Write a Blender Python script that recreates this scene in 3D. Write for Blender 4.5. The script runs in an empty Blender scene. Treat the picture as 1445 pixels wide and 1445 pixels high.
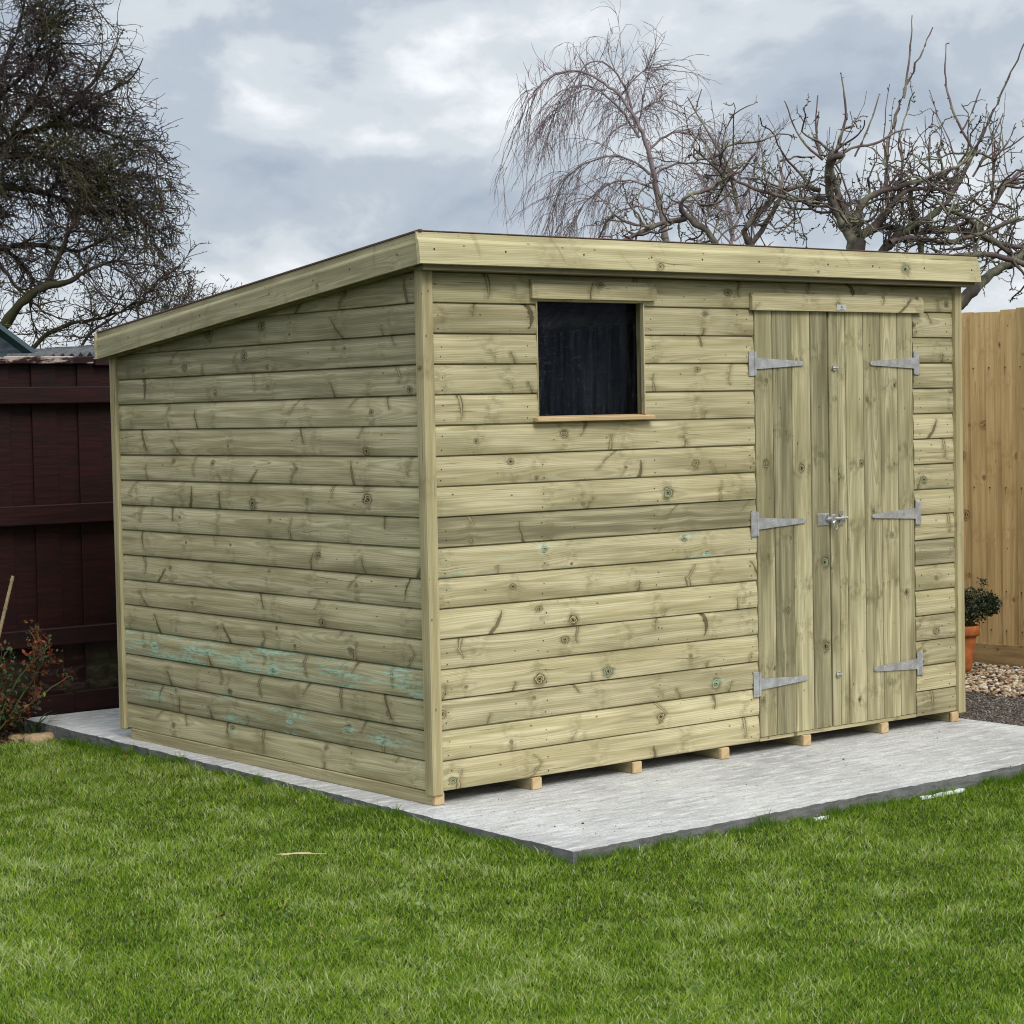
import bpy, bmesh, math, random
import numpy as np
from mathutils import Vector, Matrix

# ------------------------------------------------------------------ camera
sc = bpy.context.scene
COL = sc.collection
CAM = np.array([-4.66136, -6.4244, 1.51922])
RT = np.array([0.78404832, -0.6203569, -0.02062872])
UP = np.array([0.04489152, 0.02352663, 0.9987148])
FW = np.array([0.6190743, 0.78396671, -0.04629478])
FPX = 3001.0                                   # focal length in pixels of a 1445 px wide picture
cd = bpy.data.cameras.new('camera'); cam = bpy.data.objects.new('camera', cd); COL.objects.link(cam)
cd.sensor_width = 36; cd.lens = FPX / 1445 * 36; cd.clip_start = 0.1; cd.clip_end = 2000
cam.matrix_world = Matrix(((RT[0], UP[0], -FW[0], CAM[0]), (RT[1], UP[1], -FW[1], CAM[1]),
                           (RT[2], UP[2], -FW[2], CAM[2]), (0, 0, 0, 1)))
sc.camera = cam
sc.render.engine = 'CYCLES'; sc.cycles.filter_width = 1.1; sc.cycles.max_bounces = 6; sc.cycles.diffuse_bounces = 3; sc.cycles.transparent_max_bounces = 6

# ------------------------------------------------------------------ node helper
class NT:
    def __init__(s, tree):
        s.t = tree; s.n = tree.nodes; s.l = tree.links
    def node(s, typ, **kw):
        n = s.n.new(typ)
        for k, v in kw.items(): setattr(n, k, v)
        return n
    def put(s, sock, v):
        if isinstance(v, bpy.types.NodeSocket): s.l.new(v, sock)
        elif isinstance(v, (tuple, list)):
            if len(v) == 3 and len(sock.default_value) == 4: v = (*v, 1)
            sock.default_value = v
        else: sock.default_value = v
    def m(s, op, a, b=0.0, c=0.0, clamp=False):
        n = s.node('ShaderNodeMath', operation=op, use_clamp=clamp)
        s.put(n.inputs[0], a); s.put(n.inputs[1], b)
        if op in ('MULTIPLY_ADD', 'SMOOTH_MIN', 'WRAP'): s.put(n.inputs[2], c)
        return n.outputs[0]
    def mix(s, f, a, b, typ='MIX'):
        n = s.node('ShaderNodeMix', data_type='RGBA', blend_type=typ)
        s.put(n.inputs[0], f); s.put(n.inputs[6], a); s.put(n.inputs[7], b)
        return n.outputs[2]
    def rng(s, v, a, b, c=0.0, d=1.0, smooth=True):
        n = s.node('ShaderNodeMapRange', interpolation_type='SMOOTHSTEP' if smooth else 'LINEAR')
        s.put(n.inputs[0], v); s.put(n.inputs[1], a); s.put(n.inputs[2], b); s.put(n.inputs[3], c); s.put(n.inputs[4], d)
        return n.outputs[0]
    def xyz(s, x, y, z):
        n = s.node('ShaderNodeCombineXYZ'); s.put(n.inputs[0], x); s.put(n.inputs[1], y); s.put(n.inputs[2], z)
        return n.outputs[0]
    def sep(s, v):
        n = s.node('ShaderNodeSeparateXYZ'); s.put(n.inputs[0], v); return n.outputs
    def noise(s, v, scale=1.0, detail=2.0, rough=0.5, dist=0.0):
        n = s.node('ShaderNodeTexNoise'); s.put(n.inputs['Vector'], v); n.inputs['Scale'].default_value = scale
        n.inputs['Detail'].default_value = detail; n.inputs['Roughness'].default_value = rough
        n.inputs['Distortion'].default_value = dist
        return n.outputs['Fac']
    def vm(s, op, a, b=(0, 0, 0)):
        n = s.node('ShaderNodeVectorMath', operation=op); s.put(n.inputs[0], a)
        if op == 'SCALE': s.put(n.inputs[3], b)
        else: s.put(n.inputs[1], b)
        return n.outputs[1] if op in ('DOT_PRODUCT', 'LENGTH', 'DISTANCE') else n.outputs[0]
    def prop(s, name):
        n = s.node('ShaderNodeAttribute', attribute_type='OBJECT', attribute_name=name); return n.outputs['Fac']
    def attr(s, name):
        n = s.node('ShaderNodeAttribute', attribute_type='GEOMETRY', attribute_name=name); return n.outputs['Fac']

def mat(name):
    m = bpy.data.materials.new(name); m.use_nodes = True; m.node_tree.nodes.clear()
    t = NT(m.node_tree)
    out = t.node('ShaderNodeOutputMaterial'); b = t.node('ShaderNodeBsdfPrincipled')
    t.l.new(b.outputs[0], out.inputs[0]); t.b = b; t.out = out
    return m, t
def bump(t, h, dist=0.002, strength=1.0):
    n = t.node('ShaderNodeBump'); n.inputs['Strength'].default_value = strength; n.inputs['Distance'].default_value = dist
    t.put(n.inputs['Height'], h); t.l.new(n.outputs[0], t.b.inputs['Normal'])

# ------------------------------------------------------------------ world: overcast sky
SUN_AZ = math.radians(188); SUN_EL = math.radians(46)      # azimuth from +y towards +x
sun_dir = Vector((math.sin(SUN_AZ) * math.cos(SUN_EL), math.cos(SUN_AZ) * math.cos(SUN_EL), math.sin(SUN_EL)))
w = bpy.data.worlds.new('World'); sc.world = w; w.use_nodes = True
t = NT(w.node_tree); t.n.clear()
wo = t.node('ShaderNodeOutputWorld'); bg = t.node('ShaderNodeBackground'); t.l.new(bg.outputs[0], wo.inputs[0])
bg.inputs['Strength'].default_value = 0.1
sky = t.node('ShaderNodeTexSky', sky_type='NISHITA'); sky.sun_disc = False
sky.sun_elevation = SUN_EL; sky.sun_rotation = SUN_AZ
tc = t.node('ShaderNodeTexCoord'); D = tc.outputs['Generated']
dx, dy, dz = t.sep(D)
D2 = t.xyz(dx, dy, t.m('MULTIPLY', dz, 1.7))
warp = t.node('ShaderNodeTexNoise'); t.put(warp.inputs['Vector'], D2); warp.inputs['Scale'].default_value = 5; warp.inputs['Detail'].default_value = 4
D3 = t.vm('ADD', D2, t.vm('SCALE', t.vm('SUBTRACT', warp.outputs['Color'], (.5, .5, .5)), 0.09))
n1 = t.noise(D3, 7.5, 10, 0.50); n2 = t.noise(D3, 21, 9, 0.56)
def pxdir(px, py):
    v = FW + RT * (px - 722.5) / FPX - UP * (py - 722.5) / FPX
    return v / np.linalg.norm(v)
cl = t.m('ADD', t.m('MULTIPLY', n1, 0.58), t.m('MULTIPLY', n2, 0.42))
cl = t.m('MULTIPLY', t.m('SUBTRACT', cl, 0.5), 2.6)
# the clouds that stand in this sky: (px, py, half width, half height, brightness)
for px, py, sx, sy, a in [(420, 110, 130, 55, .13), (600, 60, 160, 45, .15), (560, 150, 170, 60, .16), (270, 160, 60, 50, .08),
                          (350, 232, 150, 22, -.26), (560, 245, 120, 22, -.10), (330, 340, 110, 50, .10), (430, 300, 200, 25, -.06),
                          (600, 290, 120, 40, -.14), (650, 20, 260, 30, .12), (1080, 160, 190, 45, -.22), (800, 75, 110, 30, -.14),
                          (740, 190, 60, 60, .12), (730, 300, 90, 30, -.12), (1060, 60, 110, 45, .20), (1380, 200, 90, 70, .14), (1330, 40, 130, 40, .06),
                          (180, 60, 110, 60, -.20), (120, 440, 160, 50, .16), (330, 395, 60, 16, .16), (250, 250, 50, 40, -.12), (1010, 230, 110, 60, .05)]:
    c = pxdir(px, py)
    d = t.vm('SUBTRACT', D3, tuple(c * np.array([1, 1, 1.7])))
    ex, ey, ez = t.sep(d)
    hx = t.m('ADD', t.m('MULTIPLY', ex, float(RT[0])), t.m('MULTIPLY', ey, float(RT[1])))
    hx = t.m('MULTIPLY', hx, FPX / sx); hz = t.m('MULTIPLY', ez, FPX / sy / 1.7)
    q = t.m('ADD', t.m('POWER', hx, 2.0), t.m('POWER', hz, 2.0))
    front = t.m('GREATER_THAN', t.vm('DOT_PRODUCT', D, tuple(c)), 0.5)
    g = t.m('MULTIPLY', t.m('EXPONENT', t.m('MULTIPLY', q, -0.5)), front)
    cl = t.m('ADD', cl, t.m('MULTIPLY', g, a * .72))
cl = t.m('ADD', cl, 0.50)
ramp = t.node('ShaderNodeValToRGB'); t.put(ramp.inputs[0], cl)
cr = ramp.color_ramp; cr.interpolation = 'EASE'
cr.elements[0].position = 0.0; cr.elements[0].color = (.34, .395, .475, 1)
cr.elements[1].position = 1.0; cr.elements[1].color = (.86, .88, .90, 1)
e = cr.elements.new(.35); e.color = (.43, .485, .555, 1)
e = cr.elements.new(.6); e.color = (.58, .625, .67, 1)
zen = t.rng(dz, 0.2, 1.0, 1.0, 2.1)                       # an overcast sky is brighter overhead
ccol = t.vm('SCALE', ramp.outputs[0], t.m('MULTIPLY', zen, 8.3))
t.l.new(t.mix(0.96, sky.outputs[0], ccol), bg.inputs['Color'])

sl = bpy.data.lights.new('sun', 'SUN'); so = bpy.data.objects.new('sun', sl); COL.objects.link(so)
sl.energy = 1.5; sl.angle = math.radians(28); sl.color = (1, .95, .87)
so.rotation_euler = sun_dir.to_track_quat('Z', 'Y').to_euler(); so.location = (0, -6, 8)
sc.view_settings.view_transform = 'Standard'; sc.view_settings.look = 'None'
sc.view_settings.exposure = 0.5; sc.view_settings.gamma = 1; sc.view_settings.use_curve_mapping = False

rnd = random.Random(7)
RG = np.random.default_rng(11)

# ------------------------------------------------------------------ object helpers
def tag(o, label=None, cat=None, group=None, kind=None):
    if label: o['label'] = label
    if cat: o['category'] = cat
    if group: o['group'] = group
    if kind: o['kind'] = kind
    return o
def empty(name, loc, rot=(0, 0, 0), parent=None):
    o = bpy.data.objects.new(name, None); COL.objects.link(o); o.location = loc; o.rotation_euler = rot
    o.empty_display_size = 0.1
    if parent: o.parent = parent
    return o
def link(name, me, m, loc=(0, 0, 0), rot=(0, 0, 0), parent=None, **props):
    if m and not me.materials: me.materials.append(m)
    o = bpy.data.objects.new(name, me); COL.objects.link(o)
    o.location = loc; o.rotation_euler = rot
    if parent: o.parent = parent
    for k, v in props.items(): o[k] = v
    return o
def mesh_py(name, verts, faces):
    me = bpy.data.meshes.new(name); me.from_pydata([tuple(map(float, v)) for v in verts], [], faces); me.update(); return me
def np_mesh(name, V, quads=None, tris=None, attrs=None, smooth=False):
    me = bpy.data.meshes.new(name)
    V = np.asarray(V, dtype=np.float32).reshape(-1, 3)
    parts = []; tot = []
    if quads is not None and len(quads): q = np.asarray(quads, dtype=np.int32); parts.append(q.ravel()); tot.append(np.full(len(q), 4))
    if tris is not None and len(tris): q = np.asarray(tris, dtype=np.int32); parts.append(q.ravel()); tot.append(np.full(len(q), 3))
    li = np.concatenate(parts); lt = np.concatenate(tot).astype(np.int32)
    me.vertices.add(len(V)); me.vertices.foreach_set('co', V.ravel())
    me.loops.add(len(li)); me.loops.foreach_set('vertex_index', li)
    me.polygons.add(len(lt)); ls = np.concatenate([[0], np.cumsum(lt)[:-1]]).astype(np.int32)
    me.polygons.foreach_set('loop_start', ls); me.polygons.foreach_set('loop_total', lt)
    if smooth: me.polygons.foreach_set('use_smooth', np.ones(len(lt), dtype=bool))
    for k, a in (attrs or {}).items():
        at_ = me.attributes.new(k, 'FLOAT', 'POINT'); at_.data.foreach_set('value', np.asarray(a, dtype=np.float32))
    me.update(calc_edges=True)
    return me
def bm_mesh(name, bm, smooth=False):
    bmesh.ops.recalc_face_normals(bm, faces=bm.faces)
    me = bpy.data.meshes.new(name); bm.to_mesh(me); bm.free()
    if smooth:
        for p in me.polygons: p.use_smooth = True
    return me
def box_bm(x0, x1, y0, y1, z0, z1, bev=0.0, bm=None):
    b = bmesh.new() if bm is None else bm
    vs = [b.verts.new(p) for p in ((x0, y0, z0), (x1, y0, z0), (x1, y1, z0), (x0, y1, z0), (x0, y0, z1), (x1, y0, z1), (x1, y1, z1), (x0, y1, z1))]
    fs = [b.faces.new([vs[i] for i in f]) for f in ((0, 3, 2, 1), (4, 5, 6, 7), (0, 1, 5, 4), (1, 2, 6, 5), (2, 3, 7, 6), (3, 0, 4, 7))]
    if bev:
        es = list({e for f in fs for e in f.edges})
        bmesh.ops.bevel(b, geom=es, offset=bev, segments=1, affect='EDGES')
    return b
def box_me(name, dims, bev=0.0):
    """box centred on its own origin: x is along the grain"""
    a, b, c = [d / 2 for d in dims]
    return bm_mesh(name, box_bm(-a, a, -b, b, -c, c, bev))
def cyl_bm(b, p0, p1, r0, r1=None, n=10, cap=True):
    r1 = r0 if r1 is None else r1
    p0, p1 = Vector(p0), Vector(p1); d = (p1 - p0).normalized()
    a = d.orthogonal().normalized(); c = d.cross(a)
    A = [b.verts.new(p0 + (a * math.cos(2 * math.pi * i / n) + c * math.sin(2 * math.pi * i / n)) * r0) for i in range(n)]
    B = [b.verts.new(p1 + (a * math.cos(2 * math.pi * i / n) + c * math.sin(2 * math.pi * i / n)) * r1) for i in range(n)]
    for i in range(n): b.faces.new((A[i], A[(i + 1) % n], B[(i + 1) % n], B[i]))
    if cap: b.faces.new(A[::-1]); b.faces.new(B)
def profile_me(name, prof, L, n=1, jit=0.0, clip=None):
    """extrude a (y, z) outline along x from 0 to L"""
    b = bmesh.new(); rings = []
    for i in range(n + 1):
        j = rnd.uniform(-jit, jit); k = rnd.uniform(-jit, jit) * .6
        rings.append([b.verts.new((L * i / n, y + k, z + j)) for y, z in prof])
    for i in range(n):
        for q in range(len(prof)):
            r = (q + 1) % len(prof); b.faces.new((rings[i][q], rings[i][r], rings[i + 1][r], rings[i + 1][q]))
    b.faces.new(rings[0]); b.faces.new(rings[-1][::-1])
    if clip:
        co, no = clip
        g = b.verts[:] + b.edges[:] + b.faces[:]
        r = bmesh.ops.bisect_plane(b, geom=g, plane_co=co, plane_no=no, clear_outer=True)
        es = [e for e in r['geom_cut'] if isinstance(e, bmesh.types.BMEdge)]
        if es: bmesh.ops.edgeloop_fill(b, edges=es)
    return bm_mesh(name, b)
def at(px, py, Y):
    d = FW + RT * (px - 722.5) / FPX - UP * (py - 722.5) / FPX
    return CAM + d * (Y - CAM[1]) / d[1]

# ------------------------------------------------------------------ materials
def wood(name, pale, mid, dark, knot, wave=1.0, spike=1.0, greenk=0.3, rough=0.72, gap=2.7, knots=1.0, contrast=1.0, bumpd=0.0011):
    """sawn softwood. local x runs along the grain, z across the face"""
    m, t = mat(name)
    tcn = t.node('ShaderNodeTexCoord'); X, Y, Z = t.sep(tcn.outputs['Object'])
    oi = t.node('ShaderNodeObjectInfo'); R = oi.outputs['Random']
    wn = t.node('ShaderNodeTexWhiteNoise', noise_dimensions='1D'); t.put(wn.inputs['W'], t.m('MULTIPLY', R, 917.3))
    r1, r2, r3 = t.sep(wn.outputs['Color'])
    px = t.m('ADD', X, t.m('MULTIPLY', R, 53.0))
    pz = t.m('ADD', Z, t.m('MULTIPLY', Y, 0.6))
    # whorls of branches along the trunk
    def whorl(scale, off):
        v = t.node('ShaderNodeTexVoronoi', voronoi_dimensions='1D'); v.inputs['Randomness'].default_value = 0.8
        t.put(v.inputs['W'], t.m('MULTIPLY', t.m('ADD', px, off), scale)); v.inputs['Scale'].default_value = 1
        du = t.m('SUBTRACT', t.m('ADD', px, off), t.m('DIVIDE', v.outputs['W'], scale))
        return du, t.sep(v.outputs['Color'])
    du, (ka, kb, kc) = whorl(gap, 0.0)
    kz = t.m('MULTIPLY_ADD', ka, 0.085, -0.042 + 0.057)
    dv = t.m('SUBTRACT', pz, kz)
    wb = t.noise(t.xyz(t.m('MULTIPLY', px, 30), t.m('MULTIPLY', pz, 60), R), 1, 2, .5)
    ks = t.m('MULTIPLY_ADD', t.m('POWER', kb, 2.0), 0.0150, 0.0050)
    dk = t.m('DIVIDE', t.m('SQRT', t.m('ADD', t.m('POWER', t.m('MULTIPLY', du, 0.8), 2), t.m('POWER', dv, 2))), ks)
    dk = t.m('ADD', dk, t.m('MULTIPLY', t.m('SUBTRACT', wb, .5), 1.5))
    has = t.m('GREATER_THAN', kc, 0.42)
    # grain lines bend round the knots and ripple at each whorl
    lf = t.noise(t.xyz(t.m('MULTIPLY', px, 1.3), t.m('MULTIPLY', pz, 9), R), 1, 2, .5)
    rip = t.m('EXPONENT', t.m('MULTIPLY', t.m('POWER', t.m('DIVIDE', du, 0.035), 2), -1.0))
    side = t.m('MULTIPLY', t.m('TANH', t.m('MULTIPLY', dv, 120.0)), t.m('EXPONENT', t.m('MULTIPLY', t.m('ABSOLUTE', dv), -28.0)))
    g = t.m('ADD', pz, t.m('MULTIPLY', t.m('SUBTRACT', lf, .5), 0.035 * wave))
    g = t.m('SUBTRACT', g, t.m('MULTIPLY', t.m('MULTIPLY', rip, side), 0.011 * wave))
    z0 = t.m('MULTIPLY_ADD', r1, 0.14, -0.07 + 0.05)
    depth = t.m('MULTIPLY_ADD', t.noise(t.xyz(t.m('MULTIPLY', px, 1.1), R, 3.0), 1, 1), 0.09, 0.006)
    rad = t.m('SQRT', t.m('ADD', t.m('POWER', t.m('SUBTRACT', g, z0), 2), t.m('POWER', t.m('MULTIPLY', depth, 0.7), 2)))
    rr = t.m('FRACT', t.m('MULTIPLY', rad, 165.0))
    ring = t.m('MULTIPLY', t.rng(rr, .15, .85), t.rng(rr, 1.0, .88))
    fib = t.noise(t.xyz(t.m('MULTIPLY', px, 5), t.m('MULTIPLY', g, 420), R), 1, 3, .6)
    str1 = t.noise(t.xyz(t.m('MULTIPLY', px, 1.6), t.m('MULTIPLY', g, 44), t.m('MULTIPLY', R, 9)), 1, 3, .55)
    big = t.noise(t.xyz(t.m('MULTIPLY', px, 2.2), t.m('MULTIPLY', pz, 14), t.m('MULTIPLY', R, 5)), 1, 2, .5)
    c = t.mix(t.rng(str1, .36, .66), pale, mid)
    c = t.mix(t.m('MULTIPLY', t.rng(big, .45, .75), .5 * contrast), c, dark)
    c = t.mix(t.m('MULTIPLY', ring, .30 * contrast), c, dark)
    chk = t.noise(t.xyz(t.m('MULTIPLY', px, 3.1), t.m('MULTIPLY', g, 150), t.m('MULTIPLY', R, 31)), 1, 1, .5)
    c = t.mix(t.m('MULTIPLY', t.rng(chk, .735, .76), .7), c, knot)
    c = t.mix(t.m('MULTIPLY', t.rng(fib, .48, .75), .36), c, dark)
    # shade of the board as treated: tone / grey / copper set per board
    tone = t.prop('tone'); grey = t.prop('grey'); cop = t.prop('copper')
    gm = t.m('MULTIPLY', grey, t.rng(str1, .25, .65, .35, 1.0))
    c = t.mix(gm, c, (.115, .105, .062))
    hz = t.m('EXPONENT', t.m('MULTIPLY', t.m('POWER', t.m('DIVIDE', du, 0.05), 2), -1.0))
    hn = t.noise(t.xyz(t.m('MULTIPLY', px, 22), t.m('MULTIPLY', pz, 30), 1.0), 1, 3, .6)
    c = t.mix(t.m('MULTIPLY', t.m('MULTIPLY', hz, t.rng(hn, .4, .7)), .55 * contrast), c, dark)
    # spike knots: curved slivers from the edge of the board
    if spike > 0:
        du2, (sa, sb, sc_) = whorl(gap * 1.12, 7.3)
        up = t.m('MULTIPLY_ADD', t.m('GREATER_THAN', sa, .5), 2.0, -1.0)
        h = t.m('MULTIPLY', t.m('SUBTRACT', pz, 0.057), up)
        sq = t.m('FRACT', t.m('MULTIPLY', sa, 13.7)); sr = t.m('FRACT', t.m('MULTIPLY', sb, 17.3)); sw = t.m('FRACT', t.m('MULTIPLY', sc_, 11.9))
        slope = t.m('MULTIPLY_ADD', sb, 2.2, -1.1)
        hm = t.m('SUBTRACT', h, t.m('MULTIPLY_ADD', sr, .04, -.015))
        chev = t.m('GREATER_THAN', sq, .55)
        hh = t.m('ADD', t.m('MULTIPLY', t.m('ABSOLUTE', hm), chev), t.m('MULTIPLY', hm, t.m('SUBTRACT', 1.0, chev)))
        curve = t.m('ADD', t.m('MULTIPLY', hh, slope), t.m('MULTIPLY', t.m('POWER', h, 2), t.m('MULTIPLY_ADD', sr, 14.0, -7.0)))
        wz = t.noise(t.xyz(t.m('MULTIPLY', px, 36), t.m('MULTIPLY', pz, 45), 5.0), 1, 3, .6)
        ln = t.m('ADD', t.m('ADD', du2, curve), t.m('MULTIPLY', t.m('SUBTRACT', wz, .5), .020))
        h0 = t.m('MULTIPLY_ADD', sw, -.075, .025)
        wmax = t.m('MULTIPLY_ADD', sr, .009, .003)
        wd = t.m('MULTIPLY', t.rng(t.m('SUBTRACT', h, h0), 0.0, .07, 0.15, 1.0, False), wmax)
        al = t.m('ABSOLUTE', t.m('DIVIDE', ln, wd))
        on_ = t.m('MULTIPLY', t.m('GREATER_THAN', sc_, .25), t.rng(t.m('SUBTRACT', h, h0), 0.0, .012))
        msk = t.m('MULTIPLY', t.m('MULTIPLY', t.rng(al, 1.35, .65), on_), spike)
        smu = t.m('MULTIPLY', t.m('EXPONENT', t.m('MULTIPLY', t.m('POWER', t.m('DIVIDE', ln, .018), 2), -1.0)), t.m('MULTIPLY', on_, spike))
        c = t.mix(t.m('MULTIPLY', smu, t.rng(wz, .35, .65, .15, .8)), c, dark)
        inner = t.rng(al, .8, .25)
        c = t.mix(t.m('MULTIPLY', msk, t.m('MULTIPLY_ADD', sw, .35, .55)), c, knot)
        c = t.mix(t.m('MULTIPLY', t.m('MULTIPLY', msk, inner), t.rng(sq, .3, .9, 0.1, .8)), c, mid)
    kr = t.m('FRACT', t.m('MULTIPLY', dk, 2.2))
    km = t.m('MULTIPLY', t.m('MULTIPLY', t.rng(dk, 1.25, .95), has), knots)
    kcol = t.mix(t.rng(kr, .2, .9), knot, mid)
    kcol = t.mix(t.m('MULTIPLY', t.m('GREATER_THAN', t.m('FRACT', t.m('MULTIPLY', kb, 7.3)), 1 - greenk * .6), .30), kcol, (.16, .30, .18))
    kcol = t.mix(t.rng(dk, .42, .2), kcol, tuple(v * .45 for v in knot))
    c = t.mix(km, c, kcol)
    pv = t.node('ShaderNodeTexVoronoi', voronoi_dimensions='2D'); pv.inputs['Scale'].default_value = 1; pv.inputs['Randomness'].default_value = 1
    t.put(pv.inputs['Vector'], t.xyz(t.m('MULTIPLY', px, 6.5), t.m('MULTIPLY', pz, 11), 0.0))
    pr_, pg_, pb_ = t.sep(pv.outputs['Color'])
    pm = t.m('MULTIPLY', t.rng(pv.outputs['Distance'], t.m('MULTIPLY_ADD', pg_, .045, .02), .012), t.m('GREATER_THAN', pr_, .66))
    c = t.mix(t.m('MULTIPLY', pm, .85 * knots), c, knot)
    rim = t.m('MULTIPLY', t.m('MULTIPLY', t.rng(dk, 1.9, 1.2), t.rng(dk, .8, 1.1)), has)
    c = t.mix(t.m('MULTIPLY', rim, .4 * knots), c, knot)
    # copper bloom from the pressure treatment
    cn = t.noise(t.xyz(t.m('MULTIPLY', px, 3.2), t.m('MULTIPLY', pz, 28), 2.0), 1, 5, .65)
    kg = t.m('MULTIPLY', t.rng(dk, 4.5, 1.0), t.m('MULTIPLY', has, .17))
    cth = t.m('SUBTRACT', 0.78, t.m('ADD', t.m('MULTIPLY', cop, .26), t.m('MULTIPLY', kg, cop)))
    cf = t.noise(t.xyz(t.m('MULTIPLY', px, 26), t.m('MULTIPLY', pz, 120), 8.0), 1, 4, .7)
    cm = t.m('MULTIPLY', t.rng(t.m('SUBTRACT', cn, cth), -.02, .16), t.rng(cf, .42, .56, .05, 1.0))
    cm = t.m('MULTIPLY', cm, t.m('MINIMUM', t.m('MULTIPLY', cop, 2.0), .85))
    c = t.mix(cm, c, (.42, .70, .54))
    c = t.vm('SCALE', c, t.m('ADD', 1.0, tone))
    c = t.mix(t.m('MULTIPLY', t.m('SUBTRACT', r3, .3), .25), c, t.vm('MULTIPLY', c, (.96, 1.03, 1.02)))
    t.put(t.b.inputs['Base Color'], c)
    t.put(t.b.inputs['Roughness'], rough); t.b.inputs['Specular IOR Level'].default_value = .28
    h = t.m('ADD', t.m('ADD', t.m('MULTIPLY', fib, .5), t.m('MULTIPLY', str1, .5)), t.m('MULTIPLY', ring, -.12))
    h = t.m('SUBTRACT', h, t.m('MULTIPLY', km, .6))
    bump(t, h, bumpd, .8)
    return m
TREATED = wood('treated_pine', (.665, .59, .365), (.47, .408, .222), (.175, .148, .066), (.075, .052, .020), wave=1.0, spike=1.0)
DOORW = wood('treated_door_pine', (.59, .53, .32), (.385, .345, .185), (.15, .125, .058), (.062, .043, .017), wave=.8, spike=0.0, gap=2.6, greenk=.45, contrast=1.35)
BATTEN = wood('treated_batten_pine', (.56, .485, .28), (.42, .355, .185), (.20, .16, .07), (.10, .07, .028), wave=.5, spike=0, gap=.9)
FASCIA = wood('treated_fascia_pine', (.62, .55, .33), (.48, .425, .235), (.24, .20, .095), (.10, .075, .032), wave=1.0, spike=0.25, gap=2.2)
FRESH = wood('fresh_cut_pine', (.62, .47, .27), (.52, .37, .19), (.36, .24, .11), (.2, .12, .05), wave=.6, spike=0, knots=.6)
GOLD = wood('golden_fence_pine', (.84, .58, .27), (.70, .46, .19), (.42, .25, .09), (.14, .07, .028), wave=.9, spike=0, gap=3.4, greenk=0)

def simple(name, col, rough=.6, metal=0.0, nscale=0, namp=.3, bd=0.0, spec=.4, bscale=None):
    m, t = mat(name)
    tcn = t.node('ShaderNodeTexCoord'); P = tcn.outputs['Object']
    c = col
    if nscale:
        n = t.noise(P, nscale, 5, .6)
        c = t.mix(t.rng(n, .3, .7), tuple(v * (1 - namp) for v in col), tuple(min(1, v * (1 + namp)) for v in col))
    t.put(t.b.inputs['Base Color'], c if not isinstance(c, tuple) else (*c, 1))
    t.b.inputs['Roughness'].default_value = rough; t.b.inputs['Metallic'].default_value = metal
    t.b.inputs['Specular IOR Level'].default_value = spec
    if bd: bump(t, t.noise(P, bscale or nscale * 3, 5, .6), bd)
    return m
GALV = simple('galvanised_steel', (.56, .56, .555), .38, .55, 28, .2)
ZINC = simple('bright_zinc', (.72, .74, .76), .28, .9, 80, .2)
SCREWM = simple('dark_screw', (.05, .045, .035), .5, .3)
FELT = simple('green_mineral_felt', (.07, .09, .06), .95, 0, 300, .5, .001)
DARKIN = simple('black_membrane', (.020, .020, .019), .6, 0, 8, .3)
PLATE = simple('silver_plate', (.62, .64, .64), .4, .3)
INK = simple('grey_ink', (.12, .13, .13), .6)
TERRA = simple('terracotta', (.42, .125, .035), .8, 0, 14, .25, .0008)
SOIL = simple('bed_soil', (.035, .024, .016), .95, 0, 40, .6, .02)
STONE = simple('sandy_stone', (.42, .30, .165), .9, 0, 25, .35, .004)
TEAL = simple('dark_teal_frame', (.02, .045, .05), .4)
CORR = simple('grey_fibre_cement', (.10, .105, .11), .9, 0, 12, .35, .002)
WALLB = simple('grey_block', (.12, .12, .11), .9, 0, 8, .3)
CANE = simple('weathered_cane', (.30, .23, .13), .8, 0, 60, .3)
PLASTIC = simple('white_plastic_sheet', (.75, .78, .78), .35, 0, 30, .08)

m, t = mat('window_glass'); GLASS = m
t.n.remove(t.b); tr = t.node('ShaderNodeBsdfTransparent'); tr.inputs[0].default_value = (.8, .84, .86, 1)
gl = t.node('ShaderNodeBsdfGlossy'); gl.inputs['Roughness'].default_value = .03; gl.inputs[0].default_value = (.9, .95, 1, 1)
fr = t.node('ShaderNodeFresnel'); fr.inputs[0].default_value = 1.45; mx = t.node('ShaderNodeMixShader')
t.l.new(fr.outputs[0], mx.inputs[0]); t.l.new(tr.outputs[0], mx.inputs[1]); t.l.new(gl.outputs[0], mx.inputs[2]); t.l.new(mx.outputs[0], t.out.inputs[0])
m, t = mat('acrylic_pane'); ACRYL = m
t.n.remove(t.b); tr = t.node('ShaderNodeBsdfTransparent'); tr.inputs[0].default_value = (.62, .66, .72, 1)
gl = t.node('ShaderNodeBsdfGlossy'); gl.inputs['Roughness'].default_value = .06; gl.inputs[0].default_value = (.40, .42, .48, 1)
fr = t.node('ShaderNodeFresnel'); fr.inputs[0].default_value = 1.18; mx = t.node('ShaderNodeMixShader')
P = t.node('ShaderNodeTexCoord').outputs['Object']; X, Y, Z = t.sep(P)
stn = t.noise(t.xyz(t.m('MULTIPLY', X, 42), t.m('MULTIPLY', Z, 2.6), 0.0), 1, 5, .65); stn2 = t.noise(t.xyz(t.m('MULTIPLY', X, 240), 0.0, t.m('MULTIPLY', Z, 240)), 1, 3, .7)
sheen_film = t.node('ShaderNodeBsdfDiffuse'); sheen_film.inputs[0].default_value = (.42, .45, .48, 1); mf = t.node('ShaderNodeMixShader')  # grey vertical streaks paint faint reflections into the pane; fine specks are water
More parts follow.
